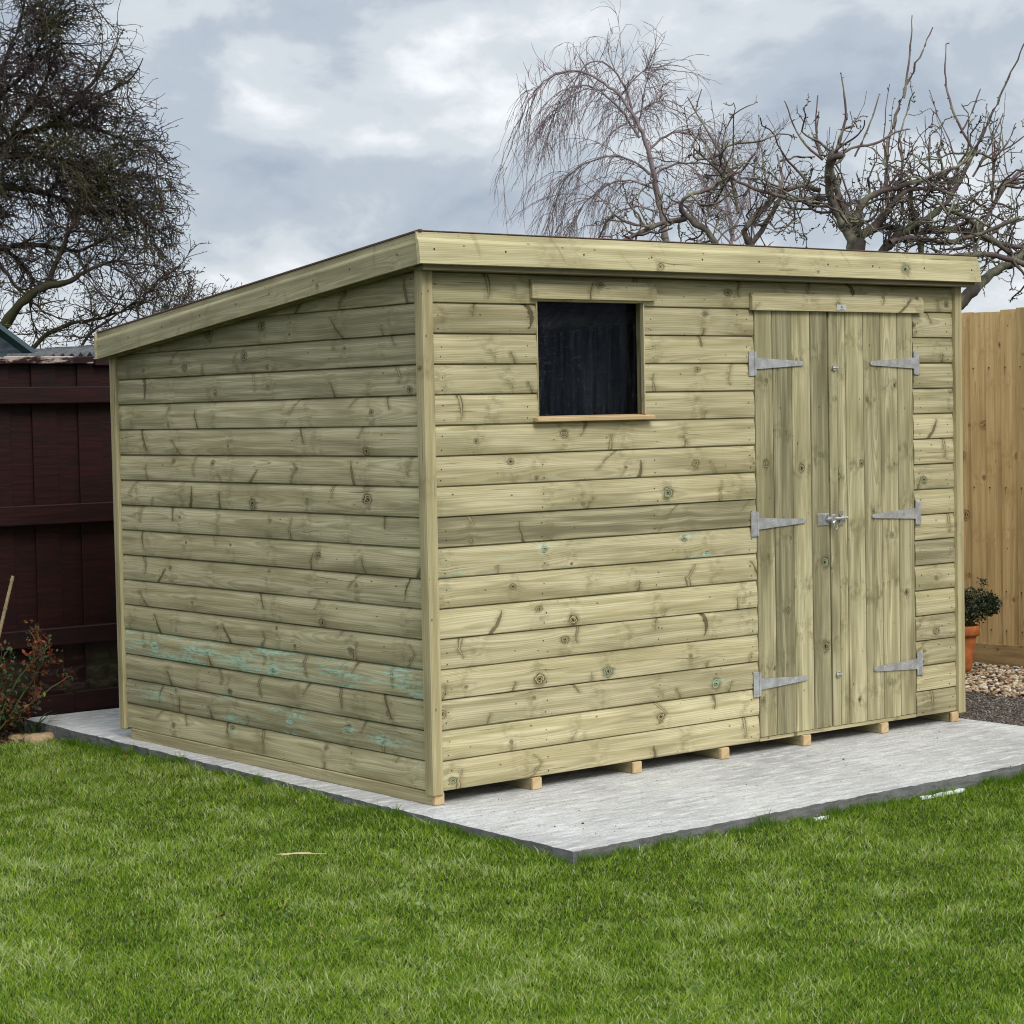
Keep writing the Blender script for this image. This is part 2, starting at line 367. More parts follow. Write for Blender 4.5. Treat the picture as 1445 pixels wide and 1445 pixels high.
t.put(mf.inputs[0], t.m('ADD', t.m('MULTIPLY', t.rng(stn, .45, .75), .022), t.m('MULTIPLY', t.m('MULTIPLY', t.rng(stn2, .60, .72), t.rng(stn, .35, .6)), .34)))
t.l.new(fr.outputs[0], mx.inputs[0]); t.l.new(tr.outputs[0], mf.inputs[1]); t.l.new(sheen_film.outputs[0], mf.inputs[2]); t.l.new(mf.outputs[0], mx.inputs[1]); t.l.new(gl.outputs[0], mx.inputs[2]); t.l.new(mx.outputs[0], t.out.inputs[0])
m, t = mat('water_drop'); DROP = m
t.b.inputs['Base Color'].default_value = (.42, .45, .48, 1); t.b.inputs['Roughness'].default_value = .2; t.b.inputs['Specular IOR Level'].default_value = .5

# stained fence
m, t = mat('oxblood_fence_stain'); STAIN = m
P = t.node('ShaderNodeTexCoord').outputs['Object']; X, Y, Z = t.sep(P)
R = t.node('ShaderNodeObjectInfo').outputs['Random']
n = t.noise(t.xyz(t.m('ADD', t.m('MULTIPLY', X, 3), t.m('MULTIPLY', R, 40)), t.m('MULTIPLY', Y, 3), t.m('MULTIPLY', Z, 50)), 1, 4, .6)
b_ = t.noise(t.vm('ADD', P, t.xyz(t.m('MULTIPLY', R, 9), 0.0, 0.0)), 5, 5, .65)
c = t.mix(t.rng(n, .3, .75), (.011, .0022, .0023), (.030, .0048, .0040))
c = t.mix(t.rng(b_, .5, .75), c, (.007, .0035, .004))
pr = t.prop('worn')
wn_ = t.noise(t.xyz(t.m('MULTIPLY', X, 6), t.m('MULTIPLY', Y, 20), t.m('MULTIPLY', Z, 22)), 1, 6, .7)
c = t.mix(t.m('MULTIPLY', t.rng(t.m('ADD', wn_, t.m('MULTIPLY', pr, .22)), .64, .74), t.m('GREATER_THAN', pr, .05)), c, (.42, .34, .30))
c = t.mix(t.m('MULTIPLY', t.prop('algae'), t.m('MULTIPLY', t.rng(b_, .4, .62), t.rng(Z, -.50, -.72))), c, (.075, .085, .03))
c = t.mix(t.m('MULTIPLY', t.m('MULTIPLY', t.prop('algae'), t.rng(wn_, .52, .62)), t.rng(Z, -.62, -.70)), c, (.12, .11, .10))
t.put(t.b.inputs['Base Color'], c); t.b.inputs['Roughness'].default_value = .55; t.b.inputs['Specular IOR Level'].default_value = .3
bump(t, n, .002)

# concrete slab, dragged with a screed board
m, t = mat('tamped_concrete'); CONC = m
P = t.node('ShaderNodeTexCoord').outputs['Object']; X, Y, Z = t.sep(P)
wav = t.noise(P, 2.5, 3, .5)
yy = t.m('ADD', Y, t.m('MULTIPLY', wav, .05))
rid = t.noise(t.xyz(t.m('MULTIPLY', X, 6.5), t.m('MULTIPLY', yy, 30), 0.0), 1, 6, .7)
fine = t.noise(P, 95, 5, .7); med = t.noise(P, 22, 5, .65); big = t.noise(P, 1.4, 5, .55)
c = t.mix(t.rng(big, .3, .7), (.46, .455, .44), (.63, .625, .60))
c = t.mix(t.m('MULTIPLY', t.rng(rid, .5, .62), .7), c, (.80, .795, .78))
c = t.mix(t.m('MULTIPLY', t.rng(rid, .47, .36), .5), c, (.27, .265, .25))
c = t.mix(t.m('MULTIPLY', t.rng(fine, .50, .68), .6), c, (.22, .215, .20))
c = t.mix(t.m('MULTIPLY', t.rng(med, .5, .75), .35), c, (.30, .295, .285))
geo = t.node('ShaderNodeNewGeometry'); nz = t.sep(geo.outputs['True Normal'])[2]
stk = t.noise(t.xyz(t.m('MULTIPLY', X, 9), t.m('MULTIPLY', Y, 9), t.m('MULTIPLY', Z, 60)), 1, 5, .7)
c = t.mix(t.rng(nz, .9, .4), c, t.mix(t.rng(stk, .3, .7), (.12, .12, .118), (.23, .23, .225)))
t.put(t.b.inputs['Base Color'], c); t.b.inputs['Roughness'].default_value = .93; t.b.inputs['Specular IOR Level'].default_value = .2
bump(t, t.m('ADD', t.m('MULTIPLY', rid, 1.0), t.m('ADD', t.m('MULTIPLY', fine, .35), t.m('MULTIPLY', med, .5))), .013)

m, t = mat('fine_dark_gravel'); GRAV = m
P = t.node('ShaderNodeTexCoord').outputs['Object']
v = t.node('ShaderNodeTexVoronoi'); t.put(v.inputs['Vector'], P); v.inputs['Scale'].default_value = 95
vr, vg, vb = t.sep(v.outputs['Color'])
c = t.mix(vr, (.09, .075, .06), (.25, .22, .19)); c = t.mix(t.rng(v.outputs['Distance'], .3, .8), c, (.03, .025, .02))
t.put(t.b.inputs['Base Color'], c); t.b.inputs['Roughness'].default_value = .9
bump(t, t.m('SUBTRACT', 1.0, v.outputs['Distance']), .008)

def attr_mat(name, stops, attr='tint', rough=.6, transl=0.0, spec=.3, mottled=0, hi=None):
    m, t = mat(name)
    r = t.node('ShaderNodeValToRGB'); t.put(r.inputs[0], t.attr(attr)); cr = r.color_ramp
    cr.elements[0].position = stops[0][0]; cr.elements[0].color = (*stops[0][1], 1)
    cr.elements[1].position = stops[-1][0]; cr.elements[1].color = (*stops[-1][1], 1)
    for p, c in stops[1:-1]: e = cr.elements.new(p); e.color = (*c, 1)
    c = r.outputs[0]
    if mottled:
        P = t.node('ShaderNodeTexCoord').outputs['Object']
        c = t.mix(t.rng(t.noise(P, mottled, 4, .6), .42, .68), c, hi)
    t.put(t.b.inputs['Base Color'], c); t.b.inputs['Roughness'].default_value = rough; t.b.inputs['Specular IOR Level'].default_value = spec
    if transl:
        ts = t.node('ShaderNodeBsdfTranslucent'); t.put(ts.inputs[0], c); mx = t.node('ShaderNodeMixShader'); mx.inputs[0].default_value = transl
        t.l.new(t.b.outputs[0], mx.inputs[1]); t.l.new(ts.outputs[0], mx.inputs[2]); t.l.new(mx.outputs[0], t.out.inputs[0])
    return m
GRASS = attr_mat('lawn_grass', [(0, (.042, .100, .007)), (.3, (.105, .215, .010)), (.55, (.19, .335, .014)), (.75, (.33, .44, .028)), (.88, (.40, .50, .15)), (.96, (.55, .60, .34)), (1, (.55, .42, .20))], rough=.55, transl=.35, spec=.25)
BARKA = attr_mat('apple_bark', [(0, (.075, .06, .05)), (.5, (.11, .08, .075)), (1, (.19, .12, .125))], rough=.85, mottled=5, hi=(.27, .265, .18))
BARKB = attr_mat('birch_bark', [(0, (.24, .215, .205)), (.5, (.24, .19, .19)), (1, (.29, .225, .24))], rough=.8)
BARKT = attr_mat('thorn_bark', [(0, (.045, .036, .026)), (.5, (.05, .038, .032)), (1, (.085, .05, .055))], rough=.9, mottled=1.3, hi=(.065, .062, .026))
BUDS = attr_mat('young_leaves', [(0, (.10, .13, .03)), (.6, (.20, .22, .06)), (1, (.30, .26, .10))], rough=.5, transl=.3)
ROSEL = attr_mat('rose_leaves', [(0, (.022, .045, .018)), (.45, (.085, .13, .065)), (.55, (.12, .03, .018)), (.85, (.28, .06, .025)), (1, (.25, .32, .06))], rough=.4, transl=.2)
ROSES = attr_mat('rose_stems', [(0, (.07, .10, .03)), (1, (.28, .075, .03))], rough=.5)
BULB = attr_mat('bulb_leaves', [(0, (.05, .09, .03)), (1, (.11, .17, .07))], rough=.45, transl=.2)
BOX = attr_mat('box_leaves', [(0, (.012, .022, .010)), (.7, (.035, .055, .018)), (1, (.10, .12, .05))], rough=.35, transl=.1, spec=.5)
FLINT = attr_mat('flint_chips', [(0, (.10, .055, .035)), (.3, (.30, .19, .11)), (.6, (.52, .41, .27)), (.85, (.70, .63, .50)), (1, (.42, .44, .45))], rough=.75)
LITTER = attr_mat('dry_litter', [(0, (.04, .03, .022)), (.6, (.16, .07, .03)), (1, (.5, .40, .22))], rough=.8)
m, t = mat('ground_turf'); TURF = m
P = t.node('ShaderNodeTexCoord').outputs['Object']
t.put(t.b.inputs['Base Color'], t.mix(t.rng(t.noise(P, 30, 5, .6), .35, .65), (.018, .030, .008), (.05, .06, .018))); t.b.inputs['Roughness'].default_value = 1
t.b.inputs['Specular IOR Level'].default_value = 0

# ------------------------------------------------------------------ ground, slab, paths
GZ = -0.050
def lawn_z(x, y):
    e_ = np.exp(-((y - 1.1) / 1.15) ** 2) * np.clip((1.2 - x) / 1.4, 0, 1)
    return -0.006 + .028 * np.exp(-((y - .5) / 1.7) ** 2) * np.clip((1.7 - x) / 1.8, 0, 1) - .022 * np.clip((y - 2.2) / .8, 0, 1) + .006 * (vnoise(x, y, .9, 40) - .5)
me = mesh_py('ground', [(-300, -300, GZ - .006), (300, -300, GZ - .006), (300, 300, GZ - .006), (-300, 300, GZ - .006)], [(0, 1, 2, 3)])
tag(link('ground', me, TURF), kind='structure')
SLABZ = 0.052
b = bmesh.new()
edge = []
def walk(a, c, n, jit):
    for i in range(n):
        f = i / n; j = rnd.uniform(-jit, jit)
        edge.append((a[0] + (c[0] - a[0]) * f + j * (abs(c[1] - a[1]) > 1), a[1] + (c[1] - a[1]) * f + j * (abs(c[0] - a[0]) > 1)))
walk((-.155, -1.005), (3.10, -.945), 130, .007); walk((3.10, -.945), (3.09, 3.36), 20, .002); walk((3.09, 3.36), (-.06, 3.36), 10, .0); walk((-.06, 3.36), (-.155, -1.005), 130, .006)
top = [b.verts.new((x, y, SLABZ + rnd.uniform(-.0012, .0012))) for x, y in edge]
lo = [b.verts.new((x + rnd.uniform(-.002, .002), y + rnd.uniform(-.002, .002), GZ - .05)) for x, y in edge]
b.faces.new(top)
for i in range(len(edge)): j = (i + 1) % len(edge); b.faces.new((top[i], lo[i], lo[j], top[j]))
bmesh.ops.triangulate(b, faces=[f for f in b.faces if len(f.verts) > 4])
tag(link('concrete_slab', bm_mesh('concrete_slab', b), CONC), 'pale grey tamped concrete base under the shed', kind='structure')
me = mesh_py('path', [(3.105, -2.5, .042), (3.92, -2.5, .042), (3.92, 3.38, .042), (3.105, 3.38, .042), (3.105, -2.5, -.1), (3.92, -2.5, -.1)], [(0, 1, 2, 3), (0, 4, 5, 1)])
tag(link('gravel_path', me, GRAV), kind='structure')
me = mesh_py('bed', [(3.921, -2.5, .026), (4.9, -2.5, .026), (4.9, 3.38, .026), (3.921, 3.38, .026)], [(0, 1, 2, 3)])
tag(link('stone_border_ground', me, SOIL), kind='structure')
# flower bed at the foot of the fence
b = bmesh.new(); nx, ny = 26, 8; gv = []
for j in range(ny + 1):
    for i in range(nx + 1):
        x = -2.6 + i / nx * 2.5; y = 3.07 + j / ny * .31 - (x + .1) * .0
        gv.append(b.verts.new((x, y + (.03 * math.sin(x * 5) if j == 0 else 0), GZ + .012 + (0 if j in (0,) else rnd.uniform(.005, .04)))))
for j in range(ny):
    for i in range(nx):
        q = j * (nx + 1) + i; b.faces.new((gv[q], gv[q + 1], gv[q + nx + 2], gv[q + nx + 1]))
tag(link('flower_bed_soil', bm_mesh('bed_soil', b, True), SOIL), kind='structure')

def vnoise(x, y, s, seed=0):
    """smooth value noise, numpy"""
    g = np.random.default_rng(seed).random((256, 256)); u = x * s + 1000; v_ = y * s + 1000
    i = np.floor(u).astype(int); j = np.floor(v_).astype(int); f = u - i; h = v_ - j
    f = f * f * (3 - 2 * f); h = h * h * (3 - 2 * h); i %= 256; j %= 256; i1 = (i + 1) % 256; j1 = (j + 1) % 256
    return (g[i, j] * (1 - f) + g[i1, j] * f) * (1 - h) + (g[i, j1] * (1 - f) + g[i1, j1] * f) * h

def blades(x, y, z0, h, wd, lean, ang, tint, az):
    """curved grass blades: 5 vertices each"""
    n = len(x)
    dx, dy = np.cos(ang), np.sin(ang); wx, wy = np.cos(az), np.sin(az)
    V = np.zeros((n, 5, 3)); hw = wd / 2
    V[:, 0] = np.stack([x - wx * hw, y - wy * hw, z0], 1); V[:, 1] = np.stack([x + wx * hw, y + wy * hw, z0], 1)
    mx_, my_, mz = x + dx * lean * .35, y + dy * lean * .35, z0 + h * .62
    V[:, 2] = np.stack([mx_ + wx * hw * .85, my_ + wy * hw * .85, mz], 1); V[:, 3] = np.stack([mx_ - wx * hw * .85, my_ - wy * hw * .85, mz], 1)
    V[:, 4] = np.stack([x + dx * lean, y + dy * lean, z0 + h], 1)
    o = np.arange(n)[:, None] * 5
    return V.reshape(-1, 3), np.concatenate([o, o + 1, o + 2, o + 3], 1), np.concatenate([o + 3, o + 2, o + 4], 1), np.repeat(tint, 5)

gx, gy = np.meshgrid(np.linspace(-9, 6.5, 156), np.linspace(-10, 3.32, 134)); gz_ = lawn_z(gx.ravel(), gy.ravel())
inside = (gx.ravel() > 3.0) & (gy.ravel() > -2.6); gz_ = np.where(inside, GZ - .02, gz_); gz_ = np.where(gy.ravel() > 3.1, GZ - .004, gz_)
V_ = np.stack([gx.ravel(), gy.ravel(), gz_], 1); qi = (np.arange(133)[:, None] * 156 + np.arange(155)[None]).ravel()
tag(link('lawn', np_mesh('lawn', V_, np.stack([qi, qi + 1, qi + 157, qi + 156], 1), None, None, True), TURF), kind='structure')
def lawn():
    N = 700000
    # most blades where the picture looks, thinner around it
    r = RG.random(N); d = 4.6 + (13.2 - 4.6) * r ** 1.25; a = math.atan2(FW[0], FW[1]) + RG.uniform(-.285, .285, N)
    x = CAM[0] + np.sin(a) * d; y = CAM[1] + np.cos(a) * d
    M = 60000
    x = np.concatenate([x, RG.uniform(-8, 6, M)]); y = np.concatenate([y, RG.uniform(-9, 3.3, M)])
    sl_left = -.155 + (y + 1.005) / 4.365 * .095
    ins = (x > sl_left - .004) & (x < 3.1) & (y > -1.008 + (x + .155) * .0184) & (y < 3.4)
    ins |= (x > 3.08) & (y > -1.2)
    ins |= (y > 3.10) | ((y > 2.98) & (x > -.19) & (x < -.03))
    k = ~ins; x = x[k]; y = y[k]; n = len(x)
    p1 = vnoise(x, y, 2.3, 1); p2 = vnoise(x, y, 7, 2); p3 = vnoise(x, y, 18, 3); p4 = vnoise(x, y, 1.0, 4)
    sl_left = -.155 + (y + 1.005) / 4.365 * .095
    edge_d = np.minimum(np.abs(x - sl_left) + (y < -1.0) * 9, np.abs(y + 1.008 - (x + .155) * .0184) + ((x < -.17)) * 9)
    near = np.exp(-(edge_d / .05) ** 2) * (vnoise(x, y, 9, 8) > .35)
    h = (.006 + .008 * p2 * p3 * 2 + .004 * p1) * RG.uniform(.4, 1.5, n) + near * RG.uniform(0, .028, n)
    coarse = (p2 > .62) & (RG.random(n) < .3)
    wd = RG.uniform(.0014, .0030, n) * np.where(coarse, 1.35, 1)
    h = np.where(coarse, h * 1.15, h)
    lean = h * RG.uniform(.5, 1.9, n)
    ang = RG.uniform(0, 2 * np.pi, n)
    tint = .53 + .12 * (p1 - .5) + .18 * (p2 - .5) + .16 * (p4 - .5) + .2 * (vnoise(x, y, 13, 77) - .5) + RG.normal(.0, .22, n) + np.where(coarse, .15, 0)
    tint += np.where(RG.random(n) < .03, .4, 0)
    straw = (RG.random(n) < .006 + .10 * (p3 > .8) * (p2 < .5)); tint = np.where(straw, 1.0, np.clip(tint, 0, .93))
    zz = lawn_z(x, y) - .003
    h = h + .006
    ne = 12000; u = RG.random(ne); lft = RG.random(ne) < .6
    ex_ = np.where(lft, -.155 + u * 4.1 / 4.365 * .095 - RG.exponential(.013, ne) - .003, -.155 + u * 3.25)
    ey_ = np.where(lft, -1.005 + u * 4.1, -1.011 + u * 3.25 * .0184 - RG.exponential(.013, ne) - .003)
    cl_ = vnoise(ex_, ey_, 7, 51) * vnoise(ex_, ey_, 23, 52) * 2
    eh = (.012 + .036 * cl_) * RG.uniform(.5, 1.4, ne)
    x = np.concatenate([x, ex_]); y = np.concatenate([y, ey_]); h = np.concatenate([h, eh]); zz = np.concatenate([zz, lawn_z(ex_, ey_) - .003])
    wd = np.concatenate([wd, RG.uniform(.0014, .0026, ne)]); lean = np.concatenate([lean, eh * RG.uniform(.1, .9, ne)]); ang = np.concatenate([ang, RG.uniform(0, 6.28, ne)])
    tint = np.concatenate([tint, np.clip(RG.normal(.30, .16, ne), 0, .9)]); n += ne
    V, q, tr_, ti = blades(x, y, zz, h, wd, lean, ang, tint, RG.uniform(0, np.pi, n))
    me = np_mesh('lawn_grass', V, q, tr_, {'tint': ti})
    tag(link('lawn_grass', me, GRASS), 'short green garden lawn around the concrete base', 'grass', kind='stuff')
lawn()

# ------------------------------------------------------------------ THE SHED
shed = empty('garden_shed', (1.5, 1.2, SLABZ))
tag(shed, 'green tinted pressure treated wooden garden shed with sloping roof, window and double doors', 'shed')
SO = Vector((1.5, 1.2, SLABZ))
def sp(name, me, m, loc, rot=(0, 0, 0), parent=shed, base=SO, **props):
    return link(name, me, m, Vector(loc) - base, rot, parent, **props)
PIT = .115; ZB = 0.10
PROF = [(.0058, 0), (.0032, .0022), (.0014, .012), (.0002, .028), (0, .046), (.0006, .064), (.0022, .082), (.0048, .096), (.0072, .105), (.0078, .1098), (.0165, .1105), (.0165, .124), (.019, .124), (.019, 0)]
EAVE = math.atan2(.265, 2.52)                    # pitch of the roof
def roof_under(y): return 2.081 - y * math.tan(EAVE)
SLOPE = math.tan(EAVE)
grey_rows = {8: .95, 9: .0, 14: .35}
tone_rows = {1: -.14, 2: -.03, 6: .06, 7: .03, 10: .06, 11: .08, 12: .06, 13: .07, 14: .0, 15: .08, 16: .03}
def front_board(i, x0, x1):
    zb = ZB + (16 - i) * PIT
    n = max(1, int((x1 - x0) / .7))
    clip = ((0, 0, roof_under(0) - zb), (0, 0, 1)) if i == 0 else None
    me = profile_me('weatherboard', PROF, x1 - x0, n, .0007, clip)
    right = x0 > 2.5
    g = {9: .0, 3: .35, 2: .25, 10: .85, 11: .25, 13: .5, 16: .45, 14: .25}.get(i, 0) if right else grey_rows.get(i, 0)
    if i == 0:
        a_, c_ = WX0 - x0, WX1 - x0; b = bmesh.new(); rings = []; L_ = x1 - x0; top_ = roof_under(0) - zb
        for xx, up_ in ((0, 0), (a_ - .0004, 0), (a_, .0125), (c_, .0125), (c_ + .0004, 0), (L_, 0)):
            rings.append([b.verts.new((xx, y_, max(z_, up_) if z_ < .013 else z_)) for y_, z_ in PROF])
        for q_ in range(len(rings) - 1):
            for p_ in range(len(PROF)):
                r_ = (p_ + 1) % len(PROF); b.faces.new((rings[q_][p_], rings[q_][r_], rings[q_ + 1][r_], rings[q_ + 1][p_]))
        b.faces.new(rings[0]); b.faces.new(rings[-1][::-1]); me = bm_mesh('weatherboard', b)
    sp('weatherboard', me, TREATED, (x0, rnd.uniform(-.0006, .0006), zb + .0012), grey=g * .8, tone=tone_rows.get(i, 0) + rnd.uniform(-.10, .06),
       copper={9: .75, 14: .5, 1: .12, 15: .3, 11: .3, 12: .4}.get(i, 0) if not right else 0.0)
XL, XR = .047, 3.012
WX0, WX1, WZ0, WZ1 = .553, 1.112, 1.507, 1.953
DX0, DX1, DZ1 = 1.733, 2.738, 1.936
for i in range(17):
    if i == 0: front_board(0, XL, XR)
    elif i <= 4: front_board(i, XL, WX0); front_board(i, WX1, DX0 - .002); front_board(i, DX1 + .002, XR)
    else: front_board(i, XL, DX0 - .002); front_board(i, DX1 + .002, XR)
# side wall facing left: boards run along y. rotation -90 about z: local x -> -y, local y -> +x
YB, YF = 2.408, .040
def side_board(i, x, rot, y_start, flip, mname='weatherboard', mt=TREATED):
    zb = ZB + (16 - i) * PIT; L = YB - YF
    ztop = zb + .111
    # clip with the underside of the roof in board coordinates
    if ztop > roof_under(YB) - .02:
        if not flip: co = (0, 0, roof_under(YB) - zb); no = Vector((-SLOPE, 0, 1)).normalized()      # x grows towards the front
        else: co = (0, 0, roof_under(YF) - zb); no = Vector((SLOPE, 0, 1)).normalized()
        if zb + .01 > roof_under(YF): return
        me = profile_me(mname, PROF, L, 1, 0, (co, no))
        if len(me.polygons) < 4: return
    else: me = profile_me(mname, PROF, L, 2, .0007)
    sp(mname, me, mt, (x, y_start, zb + .0012), rot, grey={3: .45, 2: .4, 1: .3, 14: .15, 15: .3, 8: .25}.get(i, .12), tone={0: -.1, 1: -.10, 2: -.06}.get(i, .03) + rnd.uniform(-.09, .07),
       copper={13: 1.22, 15: .98, 14: .2, 11: .35, 7: .3, 16: .45, 12: .3, 2: .35}.get(i, 0.05))
for i in range(17): side_board(i, .010, (0, 0, -math.pi / 2), YB, False)
for i in range(17): side_board(i, 3.048, (0, 0, math.pi / 2), YF, True)
for i in range(3, 17):                                                    # back wall
    me = profile_me('weatherboard', PROF, 2.96, 1)
    sp('weatherboard', me, TREATED, (3.01, 2.448, ZB + (16 - i) * PIT + .0012), (0, 0, math.pi), grey=.1, tone=-.02, copper=.05)
# corner posts
RV = (0, -math.pi / 2, 0)
def batten(name, x0, x1, y0, y1, z0, z1, mt=BATTEN, bev=.004, rot=RV, **kw):
    """upright piece: grain runs up"""
    me = box_me(name, (z1 - z0, y1 - y0, x1 - x0), bev)
    return sp(name, me, mt, ((x0 + x1) / 2, (y0 + y1) / 2, (z0 + z1) / 2), rot, **kw)
batten('corner_post', -.003, .0455, -.018, .040, .088, 2.075, tone=.06, bev=.005)
batten('corner_post', 3.013, 3.058, -.018, .04, .090, 2.07, tone=.05, bev=.004, grey=.1)
batten('corner_post', -.003, .045, 2.409, 2.462, .090, 1.83, tone=-.02, bev=.005)
batten('corner_post', 3.013, 3.06, 2.41, 2.46, .090, 1.83, bev=.004)
# bearers under the floor
for k, x in enumerate([.004, .478, 1.002, 1.495, 1.988, 2.487, 2.968]):
    Lb = 2.36; me = box_me('floor_bearer', (Lb, .048, .047), .002)
    sp('floor_bearer', me, BATTEN, (x + .025, .004 + Lb / 2 + rnd.uniform(-.006, .004), SLABZ + .0235), (0, 0, math.pi / 2), tone=.0 if k == 0 else -.02, grey=.2)
    me = box_me('bearer_end', (.003, .045, .043), .001)
    sp('end_grain', me, FRESH, (x + .025, -.0085 if k == 0 else -.0075, SLABZ + .0235), (0, 0, math.pi / 2), tone=.1)
    me = box_me('bearer_stub', (.016, .048, .047), .002)
    sp('bearer_stub', me, FRESH, (x + .025, .0015, SLABZ + .0235), (0, 0, math.pi / 2), tone=0.0)
me = box_me('floor_deck', (3.0, 2.36, .016), 0); sp('floor_deck', me, BATTEN, (1.53, 1.22, ZB + .009))
me = box_me('door_sill_strip', (DX1 - DX0 - .006, .02, .016), .001)
sp('door_sill_strip', me, TREATED, ((DX0 + DX1) / 2, .0115, ZB + .0085), tone=-.05)
# inner framing and lining
me = box_me('wall_lining', (2.9, .004, 1.75), 0); sp('wall_lining', me, DARKIN, (1.52, 2.36, 1.0))
b = bmesh.new(); n = 110; fold = []
for i in range(n + 1):
    x = .42 + i / n * 1.25
    y = .20 + .030 * math.sin(i * .55 + math.sin(i * .23) * 2) + .012 * math.sin(i * 1.3)
    fold.append((b.verts.new((x, y, 1.3)), b.verts.new((x + .06, y + .012, 1.80 + (x - .42) * .11))))
for i in range(n): b.faces.new((fold[i][0], fold[i + 1][0], fold[i + 1][1], fold[i][1]))
sp('lining_membrane', bm_mesh('lining_membrane', b, True), DARKIN, (0, 0, 0))
# front inner frame so that no light leaks round the door leaves
for (a0, a1, c0, c1) in ((DX0 - .04, DX0 + .006, .12, 1.95), (DX1 - .006, DX1 + .04, .12, 1.95)):
    batten('door_jamb', a0, a1, .019, .062, c0, c1, bev=.001)
me = box_me('door_head', (1.1, .044, .045), .001); sp('door_head', me, BATTEN, (2.235, .0415, 1.958))

# ---- roof
roof = empty('roof', (0, 0, 2.0 - SLABZ), parent=shed)
RB = SO + Vector((0, 0, 2.0 - SLABZ))
def rp(name, me, m, loc, rot=(0, 0, 0), **kw): return sp(name, me, m, loc, rot, parent=roof, base=RB, **kw)
FPROF = [(0, 0), (0, .078), (.0015, .0845), (.005, .090), (.0085, .096), (.010, .118), (.018, .1195), (.018, 0)]
ca, sa = math.cos(EAVE), math.sin(EAVE)
yf = -.0885; xlf, xrf = -.0620, 3.112
# front fascia leans with the roof: rotate about x so that its top tips backwards
me = profile_me('fascia_board', FPROF, xrf - xlf, 3, .0004)
rp('fascia_board', me, FASCIA, (xlf, yf, 2.0765), (-EAVE, 0, 0), tone=.08, copper=.1)
# barge boards along both verges
Lside = (2.475 + .078) / ca
me = profile_me('barge_board', FPROF, Lside - .014, 3, .0004)
y_back = 2.4625; z_back = 1.8090
R1 = Matrix(((0, ca * 0 + 1, 0), (-1, 0, 0), (0, 0, 1)))         # local x -> -y, local y -> +x
tilt = Matrix.Rotation(-EAVE, 3, 'X')
rot = (tilt @ Matrix.Rotation(-math.pi / 2, 3, 'Z')).to_euler()
rp('barge_board', me, FASCIA, (-.0605, y_back, z_back), rot, tone=-.12, grey=.30)
rot2 = (tilt @ Matrix.Rotation(math.pi / 2, 3, 'Z')).to_euler()
me = profile_me('barge_board', FPROF, Lside - .014, 1)
rp('barge_board', me, FASCIA, (3.1105, y_back - (Lside - .014) * ca, z_back + (Lside - .014) * sa), rot2, tone=-.05)
me = profile_me('fascia_board', FPROF, xrf - xlf, 1)
rp('fascia_board', me, FASCIA, (xrf, 2.480, 1.8085), (tilt @ Matrix.Rotation(math.pi, 3, 'Z')).to_euler())
FELTB = simple('brown_felt_edge', (.13, .075, .06), .9, 0, 200, .35)
me = box_me('felt_edge', (Lside - .006, .016, .007), .001)
rp('felt_edge', me, FELTB, (-.0605 + .0145, y_back - Lside / 2 * ca + .122 * sa, z_back + Lside / 2 * sa + .1222 * ca), rot)
me = box_me('felt_edge', (xrf - xlf - .02, .016, .004), .001)
rp('felt_edge', me, FELTB, ((xlf + xrf) / 2, yf + .0155 + .12 * sa, 2.0765 + .1210 * ca), (-EAVE, 0, 0))
# deck, soffit and felt
def slab_roof(name, x0, x1, y0, y1, lo, hi, m_, **kw):
    f = lambda y, h: 2.115 - y * SLOPE + h
    vs = [(x0, y0, f(y0, lo)), (x1, y0, f(y0, lo)), (x1, y1, f(y1, lo)), (x0, y1, f(y1, lo)), (x0, y0, f(y0, hi)), (x1, y0, f(y0, hi)), (x1, y1, f(y1, hi)), (x0, y1, f(y1, hi))]
    vs = [tuple(Vector(v_) - Vector(((x0 + x1) / 2, (y0 + y1) / 2, 2.0))) for v_ in vs]
    me = mesh_py(name, vs, [(0, 3, 2, 1), (4, 5, 6, 7), (0, 1, 5, 4), (1, 2, 6, 5), (2, 3, 7, 6), (3, 0, 4, 7)])
    return rp(name, me, m_, ((x0 + x1) / 2, (y0 + y1) / 2, 2.0), **kw)
slab_roof('roof_deck', -.040, 3.09, -.066, 2.455, .022, .040, BATTEN)
slab_roof('roof_felt', -.041, 3.091, -.067, 2.456, .0425, .046, FELT)
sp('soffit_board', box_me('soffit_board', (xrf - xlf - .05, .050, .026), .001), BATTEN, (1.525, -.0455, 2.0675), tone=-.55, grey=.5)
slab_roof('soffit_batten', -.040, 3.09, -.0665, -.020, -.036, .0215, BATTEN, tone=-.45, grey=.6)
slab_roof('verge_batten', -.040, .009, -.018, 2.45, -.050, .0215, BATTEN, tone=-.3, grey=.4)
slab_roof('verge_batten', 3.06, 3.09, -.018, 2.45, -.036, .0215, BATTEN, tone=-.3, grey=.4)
for k in range(6):
    x = .3 + k * .5
    slab_roof('rafter', x, x + .045, .022, 2.40, -.05, .0215, BATTEN)

